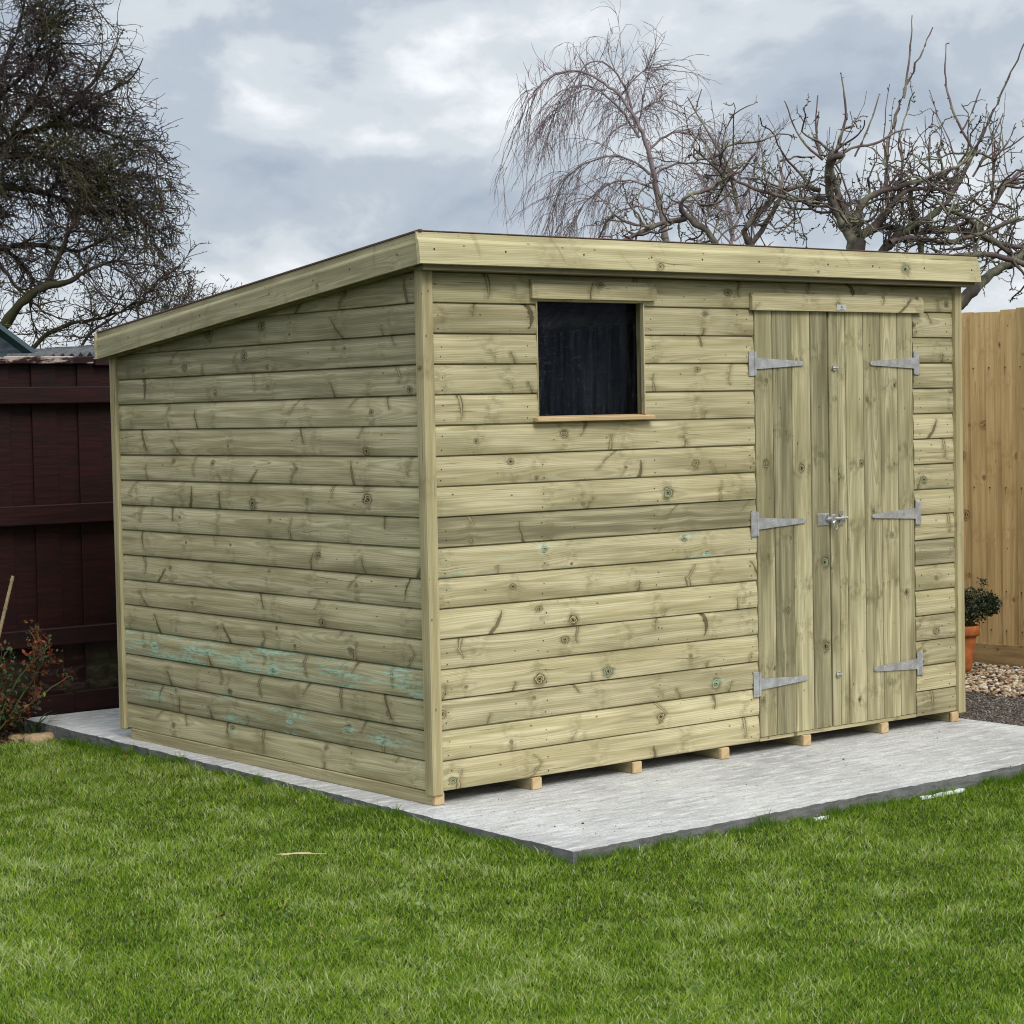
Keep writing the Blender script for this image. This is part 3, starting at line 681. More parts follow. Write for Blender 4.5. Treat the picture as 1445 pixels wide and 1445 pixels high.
# ---- window
win = empty('window', Vector((WX0, 0, WZ0)) - SO, parent=shed); WB = Vector((WX0, 0, WZ0))
def wp(name, me, m, loc, rot=(0, 0, 0), **kw): return sp(name, me, m, loc, rot, parent=win, base=WB, **kw)
GY = .050
wp('pane', box_me('pane', (WX1 - WX0 + .03, .003, WZ1 - WZ0 + .03), 0), ACRYL, ((WX0 + WX1) / 2, GY + .0015, (WZ0 + WZ1) / 2))
for x0, x1 in ((WX0 - .03, WX0), (WX1, WX1 + .032)):
    wp('edge_lining', box_me('edge_lining', (WZ1 - WZ0, .0205, .005), .0005), TREATED, (WX0 + .0018 if x0 < WX0 else WX1 - .0018, .0093, (WZ0 + WZ1) / 2), RV, tone=-.05)
    o = wp('window_jamb', box_me('window_jamb', (WZ1 - WZ0, .030, x1 - x0), .001), TREATED, ((x0 + x1) / 2, .0345, (WZ0 + WZ1) / 2), RV, tone=-.25, grey=.75)
wp('window_head', box_me('window_head', (WX1 - WX0, .030, .02), .001), TREATED, ((WX0 + WX1) / 2, .0345, WZ1 + .0105), grey=.3)
b = box_bm(.527 - WX0, 1.140 - WX0, -.030, .048, 1.4835 - WZ0, 1.5005 - WZ0, .0025)
for v_ in b.verts:
    if v_.co.y > 0: v_.co.z += .006
wp('window_sill', bm_mesh('window_sill', b), FRESH, WB, tone=.12)
LPROF = [(0, 0), (0, .050), (.0015, .056), (.006, .061), (.007, .072), (.017, .073), (.017, 0)]
wp('drip_board', profile_me('drip_board', LPROF, .647, 1), TREATED, (.520, -.019, 1.962), tone=.02)
# raindrops on the pane
b = bmesh.new()
pts = []
cols = [rnd.uniform(WX0 + .01, WX1 - .06) for _ in range(16)]
for k in range(1000):
    x = rnd.gauss(rnd.choice(cols), .018) if rnd.random() < .55 else rnd.uniform(WX0 + .005, WX1 - .005)
    z = WZ0 + (WZ1 - WZ0) * (rnd.random() if rnd.random() < .7 else rnd.uniform(.78, .97))
    if not (WX0 + .004 < x < WX1 - .004): continue
    r = rnd.uniform(.0006, .0012) * (1.5 if rnd.random() < .06 else 1)
    c0 = b.verts.new((x - WX0, GY - .0011, z - WZ0)); ring = [b.verts.new((x - WX0 + r * math.cos(a), GY - .0002, z - WZ0 + r * 1.2 * math.sin(a))) for a in (0, 1.57, 3.14, 4.71)]
    for q in range(4): b.faces.new((c0, ring[q], ring[(q + 1) % 4]))
tag(wp('raindrops', bm_mesh('raindrops', b), DROP, WB), kind='stuff')

# ---- doors
DP = lambda w_: [(.0035, 0), (0, .0035), (0, w_ - .0035), (.0035, w_), (.014, w_), (.014, w_ + .0022), (.019, w_ + .0022), (.019, 0)]
def door(edges, label, tones):
    d = empty('door', Vector((edges[0], 0, .115)) - SO, parent=shed); base = Vector((edges[0], 0, .115))
    d['label'] = label
    for (x0, x1), (tone, grey, cop) in zip(zip(edges, edges[1:]), tones):
        w_ = x1 - x0 - .0032
        me = profile_me('door_plank', DP(w_), DZ1 - .118, 1)
        # local x up, local z towards -x: start at x1
        sp('door_plank', me, DOORW, (x1 - .0016, -.0015 + rnd.uniform(-.0008, .0008), .118 + rnd.uniform(0, .002)), RV, parent=d, base=base, tone=tone, grey=grey, copper=cop)
    for z in (.33, 1.03, 1.70):                                            # ledges on the inside
        sp('door_ledge', box_me('door_ledge', (edges[-1] - edges[0] - .05, .02, .09), 0), BATTEN, ((edges[0] + edges[-1]) / 2, .028, z), parent=d, base=base)
    return d, base
dl, dlb = door([1.736, 1.842, 1.957, 2.071, 2.1805], 'left door leaf of four wide planks carrying the bolt plate',
               [(-.06, .10, .05), (-.12, .42, 0), (.10, 0, .08), (-.10, .35, 0)])
dr, drb = door([2.1870, 2.240, 2.294, 2.408, 2.519, 2.632, 2.735], 'right door leaf with green knots and paler planks',
               [(.0, .12, .05), (.03, .02, 0), (.10, 0, .22), (-.02, .12, .02), (.06, 0, .22), (.0, .06, .02)])
def hinge(x, z, s, parent, base):
    """tee hinge: strap runs from the joint at x in direction s"""
    b = bmesh.new(); y = -.0045
    # fixed plate
    x0, x1 = (x - .036, x - .004) if s > 0 else (x + .004, x + .036)
    box_bm(x0, x1, y - .0018, y + .0022, z - .053, z + .053, .001, b)
    cyl_bm(b, (x, y - .003, z - .050), (x, y - .003, z + .050), .0048, n=8)
    # tapered strap
    n0, n1 = .0245, .0095; L = .288
    pr = [(0, -n0), (L - .008, -n1), (L, -n1 * .45), (L, n1 * .45), (L - .008, n1), (0, n0)]
    for yy0, yy1 in ((y - .0035, y - .0005),):
        A = [b.verts.new((x + s * (.004 + u), yy0, z + v_)) for u, v_ in pr]; B = [b.verts.new((x + s * (.004 + u), yy1, z + v_)) for u, v_ in pr]
        b.faces.new(A); b.faces.new(B[::-1])
        for i in range(6): j = (i + 1) % 6; b.faces.new((A[i], A[j], B[j], B[i]))
    o = sp('tee_hinge', bm_mesh('tee_hinge', b), GALV, SO, parent=parent, base=SO)
    o.location = -base; o.location = Vector((0, 0, 0)) - base
    b = bmesh.new()
    for u, v_ in ((.035, .012), (.035, -.013), (.09, .007), (.16, -.006), (.215, .003), (.276, 0)): 
        cyl_bm(b, (x + s * (.004 + u), y - .0052, z + v_), (x + s * (.004 + u), y - .003, z + v_), .0026, .0042, 7)
    for v_ in (-.042, 0, .042): cyl_bm(b, ((x0 + x1) / 2, y - .0032, z + v_), ((x0 + x1) / 2, y - .0012, z + v_), .0024, .0038, 7)
    return o, b
for z in (1.709, 1.030, .347):
    o, b = hinge(DX0 - .001, z, 1, dl, dlb)
    me = bm_mesh('hinge_screws', b); s_ = link('hinge_screws', me, ZINC, -dlb, parent=dl); s_['kind'] = 'stuff'
for z in (1.709, 1.030, .345):
    o, b = hinge(DX1 + .001, z, -1, dr, drb)
    me = bm_mesh('hinge_screws', b); s_ = link('hinge_screws', me, ZINC, -drb, parent=dr); s_['kind'] = 'stuff'
# pad bolt on the left leaf
b = bmesh.new(); yb = -.0035
box_bm(2.098, 2.172, yb - .0022, yb, 1.004, 1.056, .001, b)
bar_z = 1.031
me = bm_mesh('bolt_plate', b); link('bolt_plate', me, ZINC, -dlb, parent=dl)
b = bmesh.new(); cyl_bm(b, (2.15, yb - .011, bar_z), (2.278, yb - .011, bar_z), .0062, n=10)
me = bm_mesh('bolt_bar', b, False); link('bolt_bar', me, ZINC, -dlb, parent=dl)
def arch(b, x0, x1, zc, r=.0105, y=yb, n=8, th=.0016):
    """strap bent over the bar"""
    pr = [(zc - .024, y - .001), (zc - r, y - .001)] + [(zc - r * math.cos(a), y - .005 - r * .9 * math.sin(a)) for a in [math.pi * i / n for i in range(n + 1)]] + [(zc + r, y - .001), (zc + .024, y - .001)]
    for s0 in (x0,):
        A = [b.verts.new((x0, yy, zz)) for zz, yy in pr]; B = [b.verts.new((x1, yy, zz)) for zz, yy in pr]
        C_ = [b.verts.new((x0, yy + th, zz)) for zz, yy in pr]; D_ = [b.verts.new((x1, yy + th, zz)) for zz, yy in pr]
        for i in range(len(pr) - 1):
            b.faces.new((A[i], A[i + 1], B[i + 1], B[i])); b.faces.new((C_[i], D_[i], D_[i + 1], C_[i + 1]))
            b.faces.new((A[i], C_[i], C_[i + 1], A[i + 1])); b.faces.new((B[i], B[i + 1], D_[i + 1], D_[i]))
b = bmesh.new(); arch(b, 2.158, 2.172, bar_z)
link('bolt_strap', bm_mesh('bolt_strap', b), ZINC, -dlb, parent=dl)
b = bmesh.new()                                                            # hanging hasp and staple loop
box_bm(2.166, 2.190, yb - .024, yb - .018, 1.012, 1.050, .002, b)
for i in range(10):
    a0, a1 = math.pi * 2 * i / 10, math.pi * 2 * (i + 1) / 10
    cyl_bm(b, (2.186 + .010 * math.cos(a0), yb - .026, 1.003 + .019 * math.sin(a0)), (2.186 + .010 * math.cos(a1), yb - .026, 1.003 + .019 * math.sin(a1)), .0028, n=6, cap=False)
link('bolt_hasp', bm_mesh('bolt_hasp', b), ZINC, -dlb, parent=dl)
b = bmesh.new(); arch(b, 2.240, 2.252, bar_z); box_bm(2.232, 2.262, yb - .0016, yb - .0002, 1.048, 1.064, .0005, b); box_bm(2.232, 2.262, yb - .0018, yb - .0004, .998, 1.010, .0005, b)
link('bolt_keep', bm_mesh('bolt_keep', b), ZINC, -drb, parent=dr)
for z in (1.689, .345):                                                     # turn buttons
    b = bmesh.new(); cyl_bm(b, (2.198, yb - .008, z), (2.234, yb - .008, z + .001), .0042, n=8); box_bm(2.207, 2.223, yb - .008, yb + .0006, z - .012, z + .012, .001, b)
    link('stop_clip', bm_mesh('stop_clip', b), ZINC, -drb, parent=dr)
# drip board over the doors with its maker's plate
LP2 = [(0, 0), (0, .052), (.0015, .058), (.006, .063), (.007, .0735), (.018, .0745), (.018, 0)]
sp('door_drip_board', profile_me('drip_board', LP2, 1.083, 2, .0004), TREATED, (1.708, -.0195, 1.9335), tone=.03)
b = box_bm(2.222, 2.281, -.0212, -.0197, 1.9385, 1.9635, .0004)
pl = sp('name_plate', bm_mesh('name_plate', b), PLATE, SO); pl.location = -SO
b = bmesh.new(); ys = -.0214                                               # a little triangle and two lines of print
tri = lambda s_: [b.verts.new((2.2515 + dx_ * s_, ys, 1.9535 + dz_ * s_)) for dx_, dz_ in ((-.008, -.005), (.008, -.005), (0, .008))]
T1, T2 = tri(1), tri(.45)
for i in range(3): j = (i + 1) % 3; b.faces.new((T1[i], T1[j], T2[j], T2[i]))
box_bm(2.238, 2.265, ys - .0001, ys + .0001, 1.9425, 1.9445, 0, b)
o = link('plate_print', bm_mesh('plate_print', b), INK, -SO + Vector((0, 0, 0)), parent=shed)
# nail and screw heads
b = bmesh.new()
def nail(x, z, y=-.0006, r=.0022): cyl_bm(b, (x, y, z), (x, y + .002, z), r, n=6)
for i in range(1, 17):
    zc = ZB + (16 - i) * PIT
    for x in (.085, .565 if i > 4 else .5, 1.16, 1.69, 2.775, 2.975):
        if rnd.random() < .85:
            for dz_ in (.022, .068): nail(x + rnd.uniform(-.012, .012), zc + dz_ + rnd.uniform(-.006, .006), r=.0026)
for x in np.linspace(.02, 3.07, 10):
    xx = x + rnd.uniform(-.05, .05); cyl_bm(b, (xx, yf - .0012 + .0055, 2.13), (xx, yf + .008, 2.13), .0042, n=6)
o = link('nail_heads', bm_mesh('nail_heads', b), SCREWM, -SO, parent=shed); o['kind'] = 'stuff'
b = bmesh.new()
for y in np.linspace(.04, 2.42, 9):
    yy = y + rnd.uniform(-.04, .04); zz = 2.077 + .056 - (yy - yf) * SLOPE
    cyl_bm(b, (-.0612, yy, zz), (-.0585, yy, zz), .0042, n=6)
o = link('screw_heads', bm_mesh('screw_heads', b), SCREWM, -SO, parent=shed); o['kind'] = 'stuff'

# ------------------------------------------------------------------ back fence (dark stain)
FY = 3.40
fen = empty('stained_fence', (0, FY, GZ))
tag(fen, 'dark oxblood stained wooden fence with horizontal rails behind the shed', 'fence')
FB = Vector((0, FY, GZ))
def fp(name, dims, loc, m=STAIN, bev=.003, rot=(0, 0, 0), **kw): return link(name, box_me(name, dims, bev), m, Vector(loc) - FB, rot, fen, **kw)
x = -3.6
shared = {}
while x < 4.7:
    k = round(rnd.uniform(0, 2)); 
    if k not in shared: shared[k] = box_me('fence_board', (.134, .012, 1.68), .002)
    a_ = 1.0 if -.1 < x < .6 else .2
    link('fence_board', shared[k], STAIN, Vector((x + .065, FY + .026 + (.013 if int(x * 100) % 2 else 0), .98)) - FB, (0, 0, 0), fen, algae=.4 if x > .1 else .25, worn=0.0)
    x += .1265
for z0, z1 in ((1.616, 1.700), (1.012, 1.110), (.401, .489)):
    b = box_bm(-3.6, 4.72, FY - .045, FY + .018, z0, z1, .004); bmesh.ops.translate(b, verts=b.verts, vec=-FB)
    link('fence_rail', bm_mesh('fence_rail', b), STAIN, (0, 0, 0), parent=fen, worn=.0)
for x0, x1, zz in ((-3.6, -.6, .150), (-.598, .232, .149), (.234, 2.6, .156), (2.602, 4.72, .15)):
    fp('gravel_board', (x1 - x0, .026, zz - GZ + .002), ((x0 + x1) / 2, FY - .012, (zz + GZ) / 2), worn=.0)
for x0, x1, zo in ((-3.6, -.95, 0), (-.948, .392, 0), (.402, 2.3, -.010), (2.302, 4.72, -.012)):
    fp('fence_cap', (x1 - x0, .075, .038), ((x0 + x1) / 2, FY + .012, 1.834 + zo), worn=.62, bev=.004)

# ------------------------------------------------------------------ side fence (new timber)
FX = 4.84
sf = empty('golden_fence', (FX, 1.2, 0)); SB = Vector((FX, 1.2, 0))
tag(sf, 'new golden close board timber fence at the right beyond the shed', 'fence')
y = -2.4
while y < 3.34:
    h = 1.872 + rnd.uniform(-.004, .004)
    me = profile_me('fence_board', [(-.002, 0), (-.0115, .1245), (-.010, .126), (.008, .126), (.008, 0)], h, 1)
    # grain up: local x -> z, local y -> +x, local z -> -y ... featheredge laps over its neighbour
    rot = Matrix(((0, 1, 0), (0, 0, 1), (1, 0, 0))).to_euler()
    link('fence_board', me, GOLD, Vector((FX + rnd.uniform(-.002, .002), y, .165 + rnd.uniform(-.006, .006))) - SB, rot, sf, tone=rnd.uniform(-.12, .08), grey=rnd.choice([0, 0, .15, .3]), copper=0.0)
    y += .108
link('gravel_board', box_me('gravel_board', (5.8, .024, .17), .003), GOLD, Vector((FX + .004, .5, .085)) - SB, (0, 0, math.pi / 2), sf, tone=-.22, grey=.35)
for z in (.45, 1.05, 1.72): link('fence_rail', box_me('fence_rail', (5.8, .04, .075), 0), GOLD, Vector((FX + .035, .5, z)) - SB, (0, 0, math.pi / 2), sf)
b = bmesh.new(); y = -2.3
while y < 3.3:
    for z in (.25, .45 + .02, 1.05, 1.72):
        b2 = y + rnd.uniform(-.006, .006); cyl_bm(b, (FX - .0135, b2, z), (FX - .009, b2, z), .0038, n=5)
        bm_v = [b.verts.new((FX - .0128, b2 + s_ * .0012, z)) for s_ in (-1, 1)] + [b.verts.new((FX - .0128, b2 + .001, z - rnd.uniform(.03, .08)))]
        b.faces.new(bm_v)
    y += .108
bmesh.ops.translate(b, verts=b.verts, vec=-SB)
o = link('fence_nails', bm_mesh('fence_nails', b), SCREWM, parent=sf); o['kind'] = 'stuff'

# ------------------------------------------------------------------ stones, debris
def stones(name, x, y, z, size, m, label, cat, tint):
    n = len(x)
    ico = bmesh.new(); bmesh.ops.create_icosphere(ico, subdivisions=1, radius=1)
    iv = np.array([v.co[:] for v in ico.verts]); itf = np.array([[v.index for v in f.verts] for f in ico.faces]); ico.free()
    V = iv[None] * RG.uniform(.75, 1.25, (n, len(iv), 1))
    V = V * np.stack([size * RG.uniform(.7, 1.4, n), size * RG.uniform(.6, 1.1, n), size * RG.uniform(.3, .65, n)], 1)[:, None]
    a = RG.uniform(0, 6.28, n); e_ = RG.normal(0, .35, n)
    c_, s_ = np.cos(e_)[:, None], np.sin(e_)[:, None]; X, Z = V[..., 0] * c_ - V[..., 2] * s_, V[..., 0] * s_ + V[..., 2] * c_
    c_, s_ = np.cos(a)[:, None], np.sin(a)[:, None]; X, Y = X * c_ - V[..., 1] * s_, X * s_ + V[..., 1] * c_
    V = np.stack([X + x[:, None], Y + y[:, None], Z + z[:, None]], 2)
    T = (itf[None] + (np.arange(n) * len(iv))[:, None, None]).reshape(-1, 3)
    me = np_mesh(name, V, None, T, {'tint': np.repeat(tint, len(iv))})
    return tag(link(name, me, m), label, cat, kind='stuff')
n = 5200; x = RG.uniform(3.86, 4.82, n); y = RG.uniform(-.6, 2.2, n)
stones('flint_chippings', x, y, .036 + RG.uniform(0, .02, n), RG.uniform(.009, .020, n), FLINT, 'cream and brown flint chippings along the golden fence', 'stones', np.clip(RG.normal(.48, .27, n), 0, 1))
n = 9000; x = RG.uniform(3.09, 3.93, n); y = RG.uniform(-1.0, 1.3, n)
PEA = attr_mat('path_grit', [(0, (.045, .036, .028)), (.6, (.17, .14, .115)), (1, (.36, .32, .27))], rough=.85)
stones('path_grit', x, y, .043 + RG.uniform(0, .004, n), RG.uniform(.003, .0075, n), PEA, 'dark brown fine grit path beside the shed', 'gravel', np.clip(RG.normal(.45, .28, n), 0, 1))
n = 110; x = RG.uniform(-.13, 3.05, n); y = RG.uniform(-1.0, -.03, n)
k = RG.random(n) < .4; x = np.where(k, RG.uniform(-.1, .5, n), x); 
stones('slab_crumbs', x, y, np.full(n, SLABZ + .001), RG.uniform(.0008, .0032, n) * np.where(RG.random(n) < .06, 2.2, 1), LITTER, 'dark crumbs and bits of grass scattered on the concrete base', 'debris', np.clip(RG.normal(.15, .2, n), 0, 1))
# straws on the slab
m_ = 260; x = RG.uniform(-.13, 2.6, m_) ** 1.0; x = np.where(RG.random(m_) < .6, RG.uniform(-.13, .7, m_), x); y = RG.uniform(-1, -.1, m_)
V, q, tr_, ti = blades(x, y, np.full(m_, SLABZ + .001), np.full(m_, .003), np.full(m_, .0013), RG.uniform(.008, .026, m_), RG.uniform(0, 6.28, m_), np.clip(RG.normal(.4, .3, m_), 0, 1), RG.uniform(0, 3, m_))
tag(link('grass_clippings', np_mesh('grass_clippings', V, q, tr_, {'tint': ti}), LITTER), 'dry grass clippings lying on the concrete base', 'clippings', kind='stuff')
# strip of white plastic membrane showing at the edge of the slab
for x0, x1, yy in ((1.00, 1.08, -.992), (1.60, 1.86, -.982), (2.34, 2.45, -.975)):
    b = bmesh.new(); n = 12; A = []
    for i in range(n + 1):
        xx = x0 + (x1 - x0) * i / n; A.append((b.verts.new((xx, yy - .004, -.002)), b.verts.new((xx, yy - .012 - .006 * rnd.random(), .008 + .006 * rnd.random())), b.verts.new((xx, yy - .022, -.002))))
    for i in range(n):
        for s_ in (0, 1): b.faces.new((A[i][s_], A[i + 1][s_], A[i + 1][s_ + 1], A[i][s_ + 1]))
    side = {1.0: 'short scrap of white plastic sheet at the slab edge, nearest the slab corner', 1.6: 'long strip of white plastic sheet at the slab edge below the doors', 2.34: 'white plastic scrap at the slab edge by the right picture border'}[x0]
    tag(link('plastic_sheet', bm_mesh('plastic_sheet', b, True), PLASTIC), side, 'plastic sheet', 'scraps of membrane along the slab edge')

def leaf_me(name, L, W_, curl=.3):
    vs = [(0, 0, 0), (L * .35, -W_, L * curl * .3), (L * .35, W_, L * curl * .3), (L * .75, -W_ * .7, L * curl * .5), (L * .75, W_ * .7, L * curl * .2), (L, 0, 0), (L * .5, 0, -.002)]
    return mesh_py(name, vs, [(0, 1, 6), (0, 6, 2), (1, 3, 6), (2, 6, 4), (3, 5, 6), (4, 6, 5)])
DEAD = simple('dead_leaf', (.20, .085, .035), .7, 0, 30, .4)
def ground_pt(px, py, z): d = FW + RT * (px - 722.5) / FPX - UP * (py - 722.5) / FPX; return Vector(CAM + d * (z - CAM[2]) / d[2])
for px, py, lab in ((176, 1070, 'small curled brown leaf on the lawn near the shed corner post'), (357, 1119, 'small curled brown leaf on the lawn beside the slab'), (316, 1292, 'tiny brown leaf in the middle of the lawn')):
    p = ground_pt(px, py, .022); o = link('dead_leaf', leaf_me('dead_leaf', .035, .012, .6), DEAD, p, (rnd.uniform(-.3, .3), rnd.uniform(-.3, .3), rnd.uniform(0, 6)))
    tag(o, lab, 'leaf', 'dead leaves on the lawn')
WEEDM = attr_mat('weed_leaves', [(0, (.08, .15, .025)), (1, (.20, .30, .06))], rough=.5, transl=.2)
wc = []; wt = []
for k in range(46):
    px_, py_ = rnd.uniform(20, 1430), rnd.uniform(1190, 1430); p = ground_pt(px_, py_, GZ + .05)
    for q in range(rnd.randint(6, 14)): wc.append((p.x + rnd.gauss(0, .016), p.y + rnd.gauss(0, .016), lawn_z(np.array([p.x]), np.array([p.y]))[0] + rnd.uniform(.012, .02))); wt.append(rnd.random())
WEEDS = (wc, wt, WEEDM)
STRAW = simple('straw', (.62, .50, .27), .6)
p = ground_pt(430, 1205, .030); b = bmesh.new()
cyl_bm(b, (-.07, .04, 0), (.02, -.01, .004), .0022, .0016, 5); cyl_bm(b, (-.05, .03, .004), (.055, -.05, .0), .0024, .0012, 5); cyl_bm(b, (-.075, .062, .0), (.0, .0, .006), .0018, .0012, 5)
tag(link('dry_stalk', bm_mesh('dry_stalk', b), STRAW, p), 'pale dry straw stalk lying on the lawn', 'straw')

# ------------------------------------------------------------------ potted shrub
POT = Vector((4.49, 1.21, .034))
pot = empty('plant_pot', POT); tag(pot, 'tall tapered terracotta pot standing on the stones by the golden fence', 'plant pot')
b = bmesh.new(); prof = [(.062, 0), (.070, .05), (.098, .245), (.098, .25), (.113, .25), (.118, .262), (.120, .305), (.114, .315), (.104, .315), (.102, .27), (.0, .268)]
N_ = 32; rings = [[b.verts.new((r * math.cos(2 * math.pi * i / N_), r * math.sin(2 * math.pi * i / N_), z)) for i in range(N_)] if r > 0 else [b.verts.new((0, 0, z))] for r, z in prof]
for A, B in zip(rings, rings[1:]):
    for i in range(N_):
        j = (i + 1) % N_
        b.faces.new((A[i], A[j], B[j], B[i]) if len(B) > 1 else (A[i], A[j], B[0]))
b.faces.new(rings[0][::-1])
link('pot_body', bm_mesh('pot_body', b, True), TERRA, parent=pot); pot.scale = (.92, .92, .86)
# the shrub in it
def leaf_cloud(name, centres, size, tint, m, parent=None, elong=2.0, base=Vector((0, 0, 0)), droop=0.0):
    n = len(centres); c = np.asarray(centres) - np.array(base)
    d = RG.normal(0, 1, (n, 3)); d[:, 2] -= droop; d /= np.linalg.norm(d, axis=1)[:, None]
    s = np.cross(d, RG.normal(0, 1, (n, 3))); s /= np.linalg.norm(s, axis=1)[:, None]
    L = (size * RG.uniform(.6, 1.3, n))[:, None]
    V = np.stack([c, c + d * L * .5 + s * L / elong * .5, c + d * L, c + d * L * .5 - s * L / elong * .5], 1)
    q = np.arange(n * 4).reshape(n, 4)
    me = np_mesh(name, V, q, None, {'tint': np.repeat(tint, 4)})
    o = link(name, me, m, base if parent is None else (0, 0, 0), parent=parent); o['kind'] = 'stuff'; return o
tag(leaf_cloud('lawn_weeds', WEEDS[0], .016, np.array(WEEDS[1]), WEEDS[2], None, 1.3), 'small round leaved weeds scattered in the lawn', 'weeds')
sh = empty('potted_shrub', POT + Vector((0, 0, .235))); sh.scale = (.86, .86, .82); SHB = POT + Vector((0, 0, .27))
tag(sh, 'rounded dark green evergreen shrub growing in the terracotta pot', 'shrub')
n = 5200; u = RG.normal(0, 1, (n, 3)); u /= np.linalg.norm(u, axis=1)[:, None]; rr = RG.random(n) ** .33
lobe = np.array([[.06, -.09, .19, .135, .115], [-.08, .05, .16, .12, .11], [.02, -.02, .12, .14, .10], [.14, -.13, .18, .075, .075], [-.02, .0, .22, .10, .07]])
k = RG.integers(0, 5, n); C_ = lobe[k][:, :3] + np.array(SHB) + u * rr[:, None] * np.stack([lobe[k][:, 3], lobe[k][:, 3], lobe[k][:, 4]], 1) * RG.uniform(.8, 1.1, n)[:, None]
leaf_cloud('leaves', C_, .021, np.clip(RG.normal(.4, .3, n) , 0, 1), BOX, sh, 1.8, SHB)
b = bmesh.new()
for k in range(14):
    a = rnd.uniform(0, 6.28); rr = rnd.uniform(.02, .11); tip = Vector((rr * math.cos(a) + .02, rr * math.sin(a) - .03, rnd.uniform(.1, .26)))
    cyl_bm(b, (rnd.uniform(-.01, .01), rnd.uniform(-.01, .01), -.01), tip, .004, .0015, 5)
for tip in (Vector((-.085, .015, .40)), Vector((-.07, -.01, .36)), Vector((.115, -.10, .335))): cyl_bm(b, tip * .3, tip, .003, .0015, 5)
link('stems', bm_mesh('stems', b), CANE, parent=sh)
tips = np.concatenate([np.array(SHB) + np.array(p) + RG.normal(0, .016, (60, 3)) * np.array([1, 1, s_]) for p, s_ in (((-.085, .015, .37), 2.2), ((-.07, -.01, .33), 2.0), ((.115, -.10, .325), .8))])
leaf_cloud('shoot_leaves', tips, .022, RG.random(len(tips)) * .5, BOX, sh, 2.5, SHB)

# ------------------------------------------------------------------ tubes for stems and trees
def tubes(P, Rr, sides):
    """P (m,n,3) polylines, Rr (m,n) radii -> vertices, quads"""
    m_, n_, _ = P.shape
    T = np.gradient(P, axis=1); T /= np.linalg.norm(T, axis=2)[..., None] + 1e-9
    ref = np.where(np.abs(T[..., 2:3]) > .9, np.array([1., 0, 0]), np.array([0, 0, 1.]))
    A = np.cross(T, ref); A /= np.linalg.norm(A, axis=2)[..., None] + 1e-9; B = np.cross(T, A)
    th = np.arange(sides) / sides * 2 * np.pi
    V = P[:, :, None] + (A[:, :, None] * np.cos(th)[:, None] + B[:, :, None] * np.sin(th)[:, None]) * Rr[:, :, None, None]
    idx = np.arange(m_ * n_ * sides).reshape(m_, n_, sides); nx_ = np.roll(idx, -1, axis=2)
    Q = np.stack([idx[:, :-1], nx_[:, :-1], nx_[:, 1:], idx[:, 1:]], -1).reshape(-1, 4)
    return V.reshape(-1, 3), Q
def join(parts):
    V, Q, A, o = [], [], [], 0
    for v_, q_, a_ in parts: V.append(v_); Q.append(q_ + o); A.append(np.full(len(v_), a_) if np.isscalar(a_) else a_); o += len(v_)
    return np.concatenate(V), np.concatenate(Q), np.concatenate(A)
def grow(sites, n, L, r, steps, rng, ahead=.5, spread=1.0, bias=(0, 0, 0), wander=.25, pull=(0, 0, 0), rtip=.3, flat=1.0):
    """sites: (points, tangents). children start on random sites. everything in tree units"""
    P0, T0 = sites; i = rng.integers(0, len(P0), n)
    p = P0[i].copy(); rv = rng.normal(0, 1, (n, 3)); rv /= np.linalg.norm(rv, axis=1)[:, None]
    d = T0[i] * ahead + rv * spread * np.array([1, 1, flat]) + np.array(bias); d /= np.linalg.norm(d, axis=1)[:, None]
    Ls = L[0] + (L[1] - L[0]) * rng.random(n) ** 1.4; pts = [p]
    for s in range(steps):
        d = d + rng.normal(0, wander, (n, 3)) + np.array(pull) ; d /= np.linalg.norm(d, axis=1)[:, None]
        p = p + d * (Ls / steps)[:, None]; pts.append(p)
    P = np.stack(pts, 1); rr = np.linspace(1, rtip, steps + 1)[None] * (r[0] + (r[1] - r[0]) * rng.random(n))[:, None]
    return P, rr
def sites_of(P, skip=1):
    T = np.gradient(P, axis=1); T /= np.linalg.norm(T, axis=2)[..., None] + 1e-9
    # interpolate to get more start points
    Pm = (P[:, skip:-1] + P[:, skip + 1:]) / 2 if P.shape[1] > skip + 1 else P[:, skip:]
    return np.concatenate([P[:, skip:].reshape(-1, 3), Pm.reshape(-1, 3)]), np.concatenate([T[:, skip:].reshape(-1, 3), T[:, skip:skip + Pm.shape[1]].reshape(-1, 3)])
def limb(pts, rng, dj=18, step=9, wob=None, z0=0.0):
    wob = (.9 if pts[0][2] > 3.5 else .3) if wob is None else wob
    """pts: (px, py, radius) -> smooth polyline in tree units (x right, y up, z away)"""
    P = np.array([(a, -b_, 0) for a, b_, c in pts], float); Rr = np.array([c for a, b_, c in pts], float)
    P[:, 2] = z0 + np.cumsum(rng.normal(0, dj, len(P))) * .5
    n = max(3, int(np.sum(np.linalg.norm(np.diff(P[:, :2], axis=0), axis=1)) / step))
    s = np.concatenate([[0], np.cumsum(np.linalg.norm(np.diff(P, axis=0), axis=1))]); u = np.linspace(0, s[-1], n)
    Q = np.stack([np.interp(u, s, P[:, k]) for k in range(3)], 1)
    for _ in range(2): Q[1:-1] = Q[:-2] * .25 + Q[1:-1] * .5 + Q[2:] * .25
    Q[1:-1] += rng.normal(0, wob, (n - 2, 3)) * np.array([1, 1, 1])
    return Q[None], np.interp(u, s, Rr)[None] * rng.uniform(.85, 1.15, (1, n)) * (.78 if pts[0][2] < 4.5 else .78)
